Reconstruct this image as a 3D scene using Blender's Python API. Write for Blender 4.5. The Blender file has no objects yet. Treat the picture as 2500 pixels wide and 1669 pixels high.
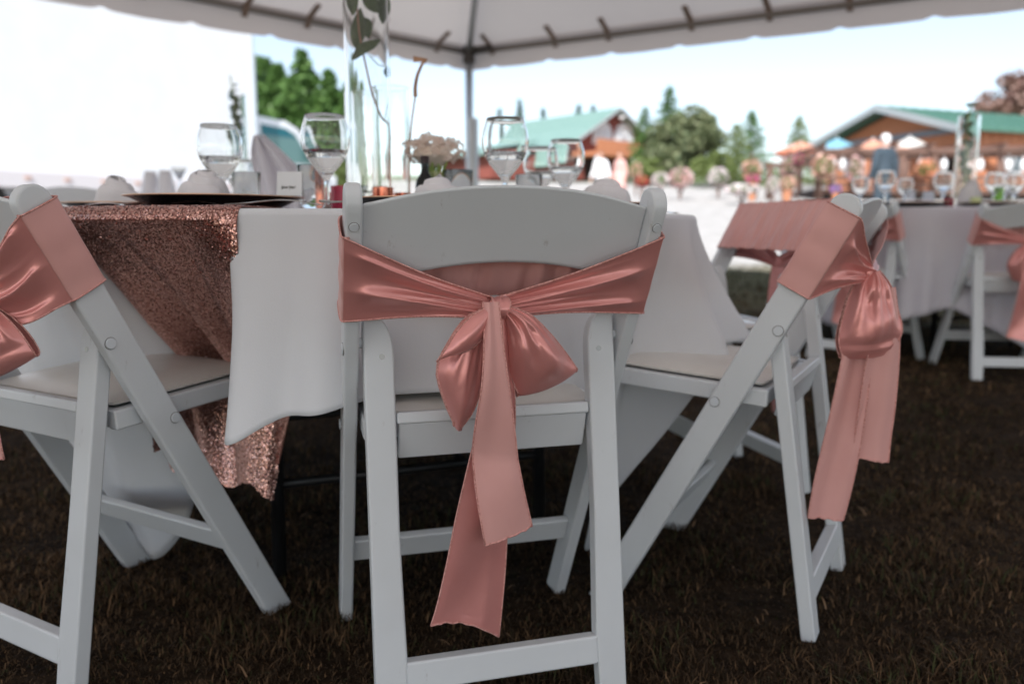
import bpy, bmesh, math, random
import numpy as np
from mathutils import Vector, Matrix

random.seed(7); RNG = np.random.default_rng(11)
scene = bpy.context.scene
COL = scene.collection
R = math.radians
PI = math.pi

# ---------------------------------------------------------------- camera
F_PX, PITCH, ROLL, CAM_H = 1943.93, .1428, .003, .7336
cp, sp = math.cos(PITCH), math.sin(PITCH)
FW = np.array([0, cp, -sp]); UP = np.array([0, sp, cp]); RT = np.array([1., 0, 0])
cr, sr = math.cos(ROLL), math.sin(ROLL)
RT, UP = cr*RT + sr*UP, cr*UP - sr*RT
CAM = np.array([0, 0, CAM_H])
cam_data = bpy.data.cameras.new('camera'); cam = bpy.data.objects.new('camera', cam_data)
COL.objects.link(cam); scene.camera = cam
cam_data.sensor_width = 36; cam_data.lens = F_PX/2500*36
cam_data.clip_start = .05; cam_data.clip_end = 2000
M = Matrix.Identity(4)
for i in range(3):
    M[i][0], M[i][1], M[i][2], M[i][3] = RT[i], UP[i], -FW[i], CAM[i]
cam.matrix_world = M
cam_data.dof.use_dof = True
cam_data.dof.focus_distance = 1.06
cam_data.dof.aperture_fstop = 2.8
cam_data.dof.aperture_blades = 9

# ---------------------------------------------------------------- sky, sun, exposure
SUN_EL, SUN_AZ = 45., 197.        # azimuth clockwise from +Y: the sun stands behind the tent
world = bpy.data.worlds.new('World'); scene.world = world; world.use_nodes = True
wn = world.node_tree; wn.nodes.clear()
sky = wn.nodes.new('ShaderNodeTexSky'); sky.sky_type = 'NISHITA'; sky.sun_disc = False
sky.sun_elevation = R(SUN_EL); sky.sun_rotation = R(SUN_AZ)
sky.air_density = 1.0; sky.dust_density = 1.0; sky.ozone_density = 1.0
bg = wn.nodes.new('ShaderNodeBackground'); bg.inputs[1].default_value = .14
wo = wn.nodes.new('ShaderNodeOutputWorld')
hz = wn.nodes.new('ShaderNodeHueSaturation'); hz.inputs['Saturation'].default_value = .76      # thin milky haze all round
wn.links.new(sky.outputs[0], hz.inputs['Color']); wn.links.new(hz.outputs[0], bg.inputs[0]); wn.links.new(bg.outputs[0], wo.inputs[0])
sd = bpy.data.lights.new('sun', 'SUN'); sd.energy = 4.0; sd.angle = R(.53); sd.color = (1, .98, .95)
sun = bpy.data.objects.new('sun', sd); COL.objects.link(sun)
sv = Vector((math.sin(R(SUN_AZ))*math.cos(R(SUN_EL)), math.cos(R(SUN_AZ))*math.cos(R(SUN_EL)), math.sin(R(SUN_EL))))
sun.rotation_euler = sv.to_track_quat('Z', 'Y').to_euler(); sun.location = (0, -20, 30)
vs = scene.view_settings
vs.view_transform = 'Standard'; vs.look = 'None'; vs.gamma = 1; vs.exposure = .80; vs.use_curve_mapping = False
scene.render.engine = 'CYCLES'
cy = scene.cycles
cy.use_denoising = True
cy.max_bounces = 14; cy.transmission_bounces = 12; cy.diffuse_bounces = 5; cy.glossy_bounces = 5; cy.transparent_max_bounces = 16
cy.caustics_reflective = False; cy.caustics_refractive = True        # daylight must reach what stands inside the glass
cy.sample_clamp_indirect = 6

# ---------------------------------------------------------------- helpers
def ray(u, v): return RT*(u-1250)/F_PX + UP*(834.5-v)/F_PX + FW
def at(u, v, y):
    d = ray(u, v); return CAM + d*y/d[1]
def xat(u, y, z=.8):
    """x of the point at depth y, height z that the photograph shows in column u"""
    p = np.array([0, y, z]) - CAM
    dep = p@FW
    return (u-1250)/F_PX*dep

def ground_z(x, y):
    x = np.asarray(x, float); y = np.asarray(y, float)
    g = .035*np.clip(y-1.9, 0, 7.1) + .078*np.clip(y-9, 0, 60) + .03*np.clip(y-69, 0, 400)
    b = np.clip(-x-1.0, 0, 2.2)*.05*np.clip((y-1.5)/2.5, 0, 1)
    return g + b

class MB:
    def __init__(s): s.v = []; s.f = []; s.m = []; s.n = 0
    def add(s, v, f, mi=0):
        v = [tuple(map(float, p)) for p in v]
        s.v += v; s.f += [tuple(i+s.n for i in q) for q in f]; s.m += [mi]*len(f); s.n += len(v); return s
    def box(s, c, d, rot=None, mi=0):
        V = []
        for z in (-1, 1):
            for y in (-1, 1):
                for x in (-1, 1):
                    p = Vector((x*d[0]/2, y*d[1]/2, z*d[2]/2))
                    if rot is not None: p = rot @ p
                    V.append((p[0]+c[0], p[1]+c[1], p[2]+c[2]))
        return s.add(V, [(0,2,3,1), (4,5,7,6), (0,1,5,4), (2,6,7,3), (0,4,6,2), (1,3,7,5)], mi)
    def bar(s, a, b, w, h, up=(0,0,1), mi=0):
        a = Vector(a); b = Vector(b); d = (b-a); L = d.length; d.normalize()
        u = Vector(up); x = d.cross(u)
        if x.length < 1e-5: x = d.cross(Vector((1,0,0)))
        x.normalize(); u = x.cross(d)
        V = []
        for p in (a, b):
            for i, j in ((-1,-1), (1,-1), (1,1), (-1,1)):
                q = p + x*(i*w/2) + u*(j*h/2); V.append(tuple(q))
        return s.add(V, [(3,2,1,0), (4,5,6,7), (0,1,5,4), (1,2,6,5), (2,3,7,6), (3,0,4,7)], mi)
    def prism(s, poly, ext, mi=0):
        n = len(poly); e = np.array(ext, float)
        V = [tuple(p) for p in poly] + [tuple(np.array(p, float)+e) for p in poly]
        F = [tuple(range(n-1, -1, -1)), tuple(range(n, 2*n))] + [(i, (i+1) % n, n+(i+1) % n, n+i) for i in range(n)]
        return s.add(V, F, mi)
    def tube(s, path, rad, n=8, mi=0, cap=True):
        P = [Vector(p) for p in path]; m = len(P)
        rr = rad if hasattr(rad, '__len__') else [rad]*m
        V = []; F = []; px = None
        for i in range(m):
            d = (P[min(i+1, m-1)] - P[max(i-1, 0)]).normalized()
            if px is None:
                px = d.orthogonal().normalized()
            else:
                px = (px - d*px.dot(d)); px = px.normalized() if px.length > 1e-6 else d.orthogonal().normalized()
            py = d.cross(px)
            for k in range(n):
                a = 2*PI*k/n; V.append(tuple(P[i] + px*math.cos(a)*rr[i] + py*math.sin(a)*rr[i]))
        for i in range(m-1):
            for k in range(n):
                F.append((i*n+k, i*n+(k+1) % n, (i+1)*n+(k+1) % n, (i+1)*n+k))
        if cap: F.append(tuple(range(n-1, -1, -1))); F.append(tuple((m-1)*n+k for k in range(n)))
        return s.add(V, F, mi)
    def lathe(s, prof, n=32, c=(0,0,0), mi=0):
        V = []; F = []; ring = []
        for r, z in prof:
            if r < 1e-6: ring.append([len(V)]); V.append((c[0], c[1], c[2]+z))
            else:
                ring.append(list(range(len(V), len(V)+n)))
                V += [(c[0]+r*math.cos(2*PI*k/n), c[1]+r*math.sin(2*PI*k/n), c[2]+z) for k in range(n)]
        for a, b in zip(ring[:-1], ring[1:]):
            for k in range(n):
                k2 = (k+1) % n
                if len(a) == 1 and len(b) == 1: continue
                if len(a) == 1: F.append((a[0], b[k2], b[k]))
                elif len(b) == 1: F.append((a[k], a[k2], b[0]))
                else: F.append((a[k], a[k2], b[k2], b[k]))
        return s.add(V, F, mi)
    def grid(s, G, mi=0, cu=False, cv=False):
        G = np.asarray(G, float); m, n = G.shape[:2]
        F = []
        for i in range(m if cu else m-1):
            for j in range(n if cv else n-1):
                i2, j2 = (i+1) % m, (j+1) % n
                F.append((i*n+j, i2*n+j, i2*n+j2, i*n+j2))
        return s.add(G.reshape(-1, 3), F, mi)
    def mesh(s, name):
        me = bpy.data.meshes.new(name); me.from_pydata(s.v, [], s.f)
        if any(s.m): me.polygons.foreach_set('material_index', s.m)
        me.update(); return me

def fast_mesh(name, V, F):
    """numpy arrays: V (n,3), F (m,k)"""
    me = bpy.data.meshes.new(name); n, m, k = len(V), len(F), F.shape[1]
    me.vertices.add(n); me.vertices.foreach_set('co', np.ascontiguousarray(V, np.float32).ravel())
    me.loops.add(m*k); me.loops.foreach_set('vertex_index', np.ascontiguousarray(F, np.int32).ravel())
    me.polygons.add(m); me.polygons.foreach_set('loop_start', np.arange(0, m*k, k, dtype=np.int32))
    me.polygons.foreach_set('loop_total', np.full(m, k, np.int32))
    me.update(calc_edges=True); return me

def obj(name, me, mats, parent=None, smooth=False, angle=None, bevel=0, seg=2, subsurf=0, solid=0):
    if isinstance(me, MB): me = me.mesh(name)
    if not isinstance(mats, (list, tuple)): mats = [mats]
    if len(me.materials) == 0:
        for m in mats: me.materials.append(m)
    o = bpy.data.objects.new(name, me); COL.objects.link(o)
    if parent is not None: o.parent = parent
    if smooth or bevel:
        me.polygons.foreach_set('use_smooth', [True]*len(me.polygons))
    if bevel:
        b = o.modifiers.new('bevel', 'BEVEL'); b.width = bevel; b.segments = seg; b.limit_method = 'ANGLE'; b.angle_limit = R(35)
        b.harden_normals = True
    elif smooth and angle:
        me.set_sharp_from_angle(angle=R(angle))
    if subsurf:
        b = o.modifiers.new('subsurf', 'SUBSURF'); b.levels = b.render_levels = subsurf
    if solid:
        b = o.modifiers.new('solidify', 'SOLIDIFY'); b.thickness = solid; b.offset = 0
    return o

def tag(o, label, cat, group=None):
    o['label'] = label; o['category'] = cat
    if group: o['group'] = group
    return o
def thing(name, label, cat, loc=(0,0,0), rz=0, group=None):
    o = bpy.data.objects.new(name, None); COL.objects.link(o); o.empty_display_size = .1
    o.location = [float(q) for q in loc]; o.rotation_euler = (0, 0, rz)
    return tag(o, label, cat, group)
def struct(o): o['kind'] = 'structure'; return o
def stuff(o): o['kind'] = 'stuff'; return o

def cr_up(P, k):
    """Catmull-Rom upsampling of a polyline array along axis 0"""
    P = np.asarray(P, float); n = len(P)
    E = np.concatenate([[2*P[0]-P[1]], P, [2*P[-1]-P[-2]]]); out = []
    for i in range(n-1):
        p0, p1, p2, p3 = E[i], E[i+1], E[i+2], E[i+3]
        for j in range(k):
            t = j/k
            out.append(.5*((2*p1) + (-p0+p2)*t + (2*p0-5*p1+4*p2-p3)*t*t + (-p0+3*p1-3*p2+p3)*t**3))
    out.append(P[-1]); return np.array(out)

# ---------------------------------------------------------------- materials
def mat(name, col, rough=.5, metal=0., col2=None, scale=8., fac=1., bump=0., bscale=None, spec=.5, trans=0., ior=1.45,
        sheen=0., aniso=0., coat=0., sss=0., detail=4., stretch=None, attr=None, coords='Object'):
    m = bpy.data.materials.new(name); m.use_nodes = True
    nt = m.node_tree; b = nt.nodes['Principled BSDF']; L = nt.links.new
    b.inputs['Base Color'].default_value = (*col, 1); b.inputs['Roughness'].default_value = rough
    b.inputs['Metallic'].default_value = metal; b.inputs['Specular IOR Level'].default_value = spec
    b.inputs['Transmission Weight'].default_value = trans; b.inputs['IOR'].default_value = ior
    if sheen:
        b.inputs['Sheen Weight'].default_value = sheen; b.inputs['Sheen Roughness'].default_value = .4
    if aniso: b.inputs['Anisotropic'].default_value = aniso
    if coat: b.inputs['Coat Weight'].default_value = coat
    tc = nt.nodes.new('ShaderNodeTexCoord'); src = tc.outputs[coords]
    if stretch:
        mp = nt.nodes.new('ShaderNodeMapping'); mp.inputs['Scale'].default_value = stretch
        L(src, mp.inputs[0]); src = mp.outputs[0]
    if col2 is not None:
        mx = nt.nodes.new('ShaderNodeMix'); mx.data_type = 'RGBA'
        mx.inputs[6].default_value = (*col, 1); mx.inputs[7].default_value = (*col2, 1)
        if attr:
            a = nt.nodes.new('ShaderNodeAttribute'); a.attribute_name = attr; L(a.outputs['Fac'], mx.inputs[0])
        else:
            n = nt.nodes.new('ShaderNodeTexNoise'); n.inputs['Scale'].default_value = scale; n.inputs['Detail'].default_value = detail
            L(src, n.inputs[0])
            rp = nt.nodes.new('ShaderNodeMapRange'); rp.inputs[1].default_value = .35; rp.inputs[2].default_value = .68; rp.inputs[4].default_value = fac
            L(n.outputs[0], rp.inputs[0]); L(rp.outputs[0], mx.inputs[0])
        L(mx.outputs[2], b.inputs['Base Color'])
    if bump:
        n2 = nt.nodes.new('ShaderNodeTexNoise'); n2.inputs['Scale'].default_value = bscale or scale*6; n2.inputs['Detail'].default_value = 3
        L(src, n2.inputs[0])
        bp = nt.nodes.new('ShaderNodeBump'); bp.inputs['Strength'].default_value = bump; bp.inputs['Distance'].default_value = .002
        L(n2.outputs[0], bp.inputs['Height']); L(bp.outputs[0], b.inputs['Normal'])
    m['b'] = 1
    return m
def two_sided_leaf(name, col, col2, trans=.35, attr='tone'):
    m = mat(name, col, .55, col2=col2, attr=attr); nt = m.node_tree; b = nt.nodes['Principled BSDF']
    t = nt.nodes.new('ShaderNodeBsdfTranslucent'); mx = nt.nodes.new('ShaderNodeMixShader'); mx.inputs[0].default_value = trans
    src = b.inputs['Base Color'].links[0].from_socket
    nt.links.new(src, t.inputs[0]); nt.links.new(b.outputs[0], mx.inputs[1]); nt.links.new(t.outputs[0], mx.inputs[2])
    nt.links.new(mx.outputs[0], nt.nodes['Material Output'].inputs[0]); return m
def sheet(name, col, trans=.3, rough=.6, col2=None, scale=3, bump=0, bscale=30):
    m = mat(name, col, rough, col2=col2, scale=scale, bump=bump, bscale=bscale); nt = m.node_tree; b = nt.nodes['Principled BSDF']
    t = nt.nodes.new('ShaderNodeBsdfTranslucent'); t.inputs[0].default_value = (*col, 1)
    mx = nt.nodes.new('ShaderNodeMixShader'); mx.inputs[0].default_value = trans
    nt.links.new(b.outputs[0], mx.inputs[1]); nt.links.new(t.outputs[0], mx.inputs[2])
    nt.links.new(mx.outputs[0], nt.nodes['Material Output'].inputs[0]); return m

M_CHAIR = mat('white_resin', (.705, .728, .755), .34, col2=(.63, .645, .665), scale=5, fac=.6, bump=.03, bscale=260, spec=.45)
def add_scuffs(m, col=(.30, .26, .23), scale=(16, 16, 5), lo=.62, hi=.72, amt=.5):
    nt = m.node_tree; b = nt.nodes['Principled BSDF']; L = nt.links.new; src = b.inputs['Base Color'].links[0].from_socket
    oi = nt.nodes.new('ShaderNodeObjectInfo'); tc = nt.nodes.new('ShaderNodeTexCoord'); ad = nt.nodes.new('ShaderNodeVectorMath'); ad.operation = 'ADD'
    mu = nt.nodes.new('ShaderNodeVectorMath'); mu.operation = 'SCALE'; mu.inputs['Scale'].default_value = 9.; L(oi.outputs['Location'], mu.inputs[0])
    L(tc.outputs['Object'], ad.inputs[0]); L(mu.outputs[0], ad.inputs[1])
    mp = nt.nodes.new('ShaderNodeMapping'); mp.inputs['Scale'].default_value = scale; L(ad.outputs[0], mp.inputs[0])
    n = nt.nodes.new('ShaderNodeTexNoise'); n.inputs['Scale'].default_value = 2.2; n.inputs['Detail'].default_value = 9; n.inputs['Roughness'].default_value = .72; L(mp.outputs[0], n.inputs[0])
    r = nt.nodes.new('ShaderNodeMapRange'); r.inputs[1].default_value = lo; r.inputs[2].default_value = hi; r.inputs[4].default_value = amt; L(n.outputs[0], r.inputs[0])
    mx = nt.nodes.new('ShaderNodeMix'); mx.data_type = 'RGBA'; L(r.outputs[0], mx.inputs[0]); L(src, mx.inputs[6]); mx.inputs[7].default_value = (*col, 1); L(mx.outputs[2], b.inputs['Base Color'])
add_scuffs(M_CHAIR)
M_PAD = mat('cream_vinyl', (.76, .73, .69), .26, col2=(.69, .65, .60), scale=9, bump=.06, bscale=300)
M_BOLT = mat('bolt_plastic', (.67, .70, .74), .3)
M_GAP_SHADE = mat('bolt_shadow_gap', (.20, .19, .19), .7)  # dark ring colour standing in for shade in the gap round each cap
M_SCREW = mat('screw_steel', (.35, .34, .33), .35, metal=.8)
M_SATIN = mat('rose_satin', (.80, .335, .31), .34, metal=.36, col2=(.74, .29, .268), scale=14, fac=.7, bump=.05, bscale=900, sheen=.2, aniso=.5, spec=.8)
def add_wrinkles(m, scale=28., dist=.0035, strength=.35):
    nt = m.node_tree; b = nt.nodes['Principled BSDF']; L = nt.links.new; old = b.inputs['Normal'].links[0].from_socket
    tc = nt.nodes.new('ShaderNodeTexCoord'); n = nt.nodes.new('ShaderNodeTexNoise'); n.inputs['Scale'].default_value = scale; n.inputs['Detail'].default_value = 2.5; n.inputs['Distortion'].default_value = .8
    L(tc.outputs['Object'], n.inputs[0]); bp = nt.nodes.new('ShaderNodeBump'); bp.inputs['Strength'].default_value = strength; bp.inputs['Distance'].default_value = dist
    L(n.outputs[0], bp.inputs['Height']); L(old, bp.inputs['Normal']); L(bp.outputs[0], b.inputs['Normal'])
add_wrinkles(M_SATIN)
M_SATINM = mat('rose_satin_reverse', (.76, .40, .37), .55, metal=.08, col2=(.70, .355, .325), scale=10, fac=.7, bump=.08, bscale=900, sheen=.3, spec=.4)
add_wrinkles(M_SATINM, 22., .003, .25)
M_HEM = mat('satin_hem', (.80, .42, .38), .6, col2=(.50, .20, .17), scale=300, bump=.4, bscale=600)
M_CLOTH = mat('white_tablecloth', (.72, .73, .76), .8, col2=(.67, .675, .70), scale=3, bump=.12, bscale=500, sheen=.1)
M_NAPKIN = mat('white_napkin', (.76, .73, .75), .8, col2=(.70, .67, .70), scale=12, bump=.15, bscale=400)
M_BLACK = mat('black_lacquer', (.012, .012, .014), .25)
M_COPPER_RIM = mat('copper_rim', (.62, .36, .24), .3, metal=.9)
M_COPPER = mat('copper_glass', (.70, .26, .18), .18, metal=1., col2=(.45, .12, .08), scale=60)
M_STEEL = mat('cutlery_steel', (.6, .57, .54), .2, metal=1.)
M_GLASS = mat('clear_glass', (.97, .985, .98), .0, trans=1., ior=1.47)
M_VASE = mat('vase_glass', (.99, .998, .996), .0, trans=1., ior=1.49)
M_WATER = mat('water', (1, 1, 1), .0, trans=1., ior=1.333)
M_MAGENTA = mat('magenta_glass', (.75, .07, .16), .25, trans=.35)
M_CARD = mat('card_stock', (.78, .78, .80), .7)
M_CARDP = mat('lilac_card', (.62, .56, .60), .7)
M_INK = mat('ink', (.05, .04, .04), .6)
M_WOODST = mat('bare_twig', (.48, .27, .16), .6, col2=(.36, .19, .11), scale=30)
M_STEM = mat('green_stem', (.28, .40, .09), .5)
M_BOTTLE = mat('dark_bottle', (.008, .010, .009), .12, spec=.35)
M_GEM = mat('glass_pebble', (.80, .88, .82), .05, trans=.8, ior=1.5)
M_PETAL = two_sided_leaf('cream_petal', (.93, .86, .80), (.90, .77, .69), .5)
M_LEAFD = two_sided_leaf('dark_leaf', (.045, .095, .02), (.09, .16, .04), .35)

# ================================================================= GROUND
def build_ground():
    ys = np.concatenate([np.linspace(-40, 0, 9)[:-1], np.linspace(0, 12, 61)[:-1], np.linspace(12, 70, 40)[:-1], np.geomspace(70, 600, 14)])
    xs = np.concatenate([-np.geomspace(400, 6, 14), np.linspace(-5.5, 5.5, 45), np.geomspace(6, 400, 14)])
    X, Y = np.meshgrid(xs, ys, indexing='ij')
    G = np.stack([X, Y, ground_z(X, Y)], -1)
    m = bpy.data.materials.new('lawn_gravel_falloff'); m.use_nodes = True; nt = m.node_tree; L = nt.links.new
    b = nt.nodes['Principled BSDF']; b.inputs['Roughness'].default_value = .95; b.inputs['Specular IOR Level'].default_value = .1
    g = nt.nodes.new('ShaderNodeNewGeometry'); sx = nt.nodes.new('ShaderNodeSeparateXYZ'); L(g.outputs['Position'], sx.inputs[0])
    def noise(sc, det=5):
        n = nt.nodes.new('ShaderNodeTexNoise'); n.inputs['Scale'].default_value = sc; n.inputs['Detail'].default_value = det
        L(g.outputs['Position'], n.inputs[0]); return n.outputs[0]
    def mix(f, a, c):
        x = nt.nodes.new('ShaderNodeMix'); x.data_type = 'RGBA'
        for k, q in ((0, f), (6, a), (7, c)):
            if isinstance(q, tuple): x.inputs[k].default_value = (*q, 1)
            else: L(q, x.inputs[k])
        return x.outputs[2]
    def rng(s, a, c):
        r = nt.nodes.new('ShaderNodeMapRange'); r.interpolation_type = 'SMOOTHSTEP'
        r.inputs[1].default_value = a; r.inputs[2].default_value = c; L(s, r.inputs[0]); return r.outputs[0]
    def madd(a, k, s):
        n = nt.nodes.new('ShaderNodeMath'); n.operation = 'MULTIPLY_ADD'; L(a, n.inputs[0]); n.inputs[1].default_value = k; L(s, n.inputs[2]); return n.outputs[0]
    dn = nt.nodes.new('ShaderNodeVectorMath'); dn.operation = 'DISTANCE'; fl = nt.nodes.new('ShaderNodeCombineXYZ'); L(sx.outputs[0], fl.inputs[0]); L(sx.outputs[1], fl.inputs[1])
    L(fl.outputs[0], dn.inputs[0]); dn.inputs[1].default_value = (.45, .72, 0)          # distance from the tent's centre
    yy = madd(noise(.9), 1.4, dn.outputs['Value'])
    soil_shaded = mix(rng(noise(26, 6), .35, .7), (.016, .010, .006), (.042, .027, .016))
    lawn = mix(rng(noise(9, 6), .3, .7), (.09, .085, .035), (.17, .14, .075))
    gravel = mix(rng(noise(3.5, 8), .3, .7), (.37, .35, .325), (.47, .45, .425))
    c1 = mix(rng(yy, 4.4, 7.0), soil_shaded, lawn)  # daylight falloff under the tent painted in: ground darkens towards its centre
    c2 = mix(rng(yy, 9.0, 10.4), c1, gravel)  # pale gravel carried all round the tent to bounce daylight inside
    c3 = mix(rng(sx.outputs[1], 48, 56), c2, (.09, .12, .04))
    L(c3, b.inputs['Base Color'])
    bp = nt.nodes.new('ShaderNodeBump'); bp.inputs['Strength'].default_value = .6; bp.inputs['Distance'].default_value = .02
    L(noise(60, 6), bp.inputs['Height']); L(bp.outputs[0], b.inputs['Normal'])
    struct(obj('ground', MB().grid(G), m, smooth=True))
build_ground()

def build_grass():
    N = 260000
    y = np.exp(RNG.uniform(math.log(.5), math.log(9.5), N))
    x = RNG.uniform(-1, 1, N)*(.70*y+.35)
    z = ground_z(x, y)
    h = RNG.uniform(.010, .029, N)*(1+.15*np.clip(y-2, 0, 4)/4)
    patch = np.sin(x*7+y*3)*np.sin(y*9-x*4) + .7*np.sin(x*17-y*5+1)*np.sin(y*21+x*9)
    h *= np.clip(.75 + .45*patch, .25, 1.6)
    w = RNG.uniform(.0007, .0015, N)*(1+.45*np.clip(y-1, 0, 8))
    a = RNG.uniform(0, 2*PI, N); lean = RNG.uniform(.15, 1.5, N)
    dx, dy = np.cos(a), np.sin(a); px, py = -dy, dx
    def P(t, s, hh):
        ox = dx*lean*h*t*t; oy = dy*lean*h*t*t
        return np.stack([x+ox+px*w*s, y+oy+py*w*s, z-.002+h*hh], -1)
    V = np.stack([P(0, -1, 0), P(0, 1, 0), P(.6, .75, .62), P(.6, -.75, .62), P(1, 0, .95)], 1).reshape(-1, 3)
    b = np.arange(N)[:, None]*5
    F = np.concatenate([b+np.array([0, 1, 2]), b+np.array([0, 2, 3]), b+np.array([3, 2, 4])])
    me = fast_mesh('grass', V, F)
    t = np.clip(RNG.beta(.7, 3.4, N) + .14*np.sin(x*2.3+1)*np.sin(y*2.9), 0, 1)
    green = (RNG.random(N) < .04 + .16*np.clip(patch-.2, 0, 1) + .55*np.clip((y-5)/4, 0, 1))
    A = me.attributes.new('tone', 'FLOAT', 'POINT'); A.data.foreach_set('value', np.repeat(t, 5).astype(np.float32))
    A = me.attributes.new('green', 'FLOAT', 'POINT'); A.data.foreach_set('value', np.repeat(green, 5).astype(np.float32))
    m = mat('dry_grass', (.032, .020, .010), .75, col2=(.30, .175, .09), attr='tone', spec=.25); nt = m.node_tree
    bs = nt.nodes['Principled BSDF']; src = bs.inputs['Base Color'].links[0].from_socket
    at_ = nt.nodes.new('ShaderNodeAttribute'); at_.attribute_name = 'green'
    mx = nt.nodes.new('ShaderNodeMix'); mx.data_type = 'RGBA'; nt.links.new(at_.outputs['Fac'], mx.inputs[0])
    nt.links.new(src, mx.inputs[6]); mx.inputs[7].default_value = (.055, .06, .022, 1); nt.links.new(mx.outputs[2], bs.inputs['Base Color'])
    o = obj('grass', me, m); stuff(o)
    # loose straw lying on top
    K = 260; yy = np.exp(RNG.uniform(math.log(.55), math.log(5), K)); xx = RNG.uniform(-1, 1, K)*(.70*yy+.35); aa = RNG.uniform(0, 2*PI, K); ll = RNG.uniform(.010, .026, K); ww = RNG.uniform(.0006, .0013, K)*(1+.3*yy); up_ = RNG.uniform(.0, .025, K)
    c_, s_ = np.cos(aa), np.sin(aa); z0 = ground_z(xx, yy)+.012+RNG.uniform(0, .012, K)
    Q = [np.stack([xx+c_*ll*t-s_*ww*k, yy+s_*ll*t+c_*ww*k, z0+up_*(t+.5)+.004*np.sin(PI*(t+.5))], -1) for t, k in ((-.5, -1), (-.5, 1), (0, 1), (.5, .3), (.5, -.3), (0, -1))]
    Vs = np.stack(Q, 1).reshape(-1, 3); bb = np.arange(K)[:, None]*6
    ms_ = fast_mesh('loose_straw', Vs, np.concatenate([bb+np.array([0, 1, 2, 5]), bb+np.array([5, 2, 3, 4])]))
    so = obj('loose_straw', ms_, mat('straw', (.27, .16, .085), .7, col2=(.15, .085, .045), scale=9)); stuff(so); tag(so, 'pale loose straw scattered over the grass', 'straw'); tag(o, 'short dry brown grass under the tent', 'grass')
build_grass()

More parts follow.
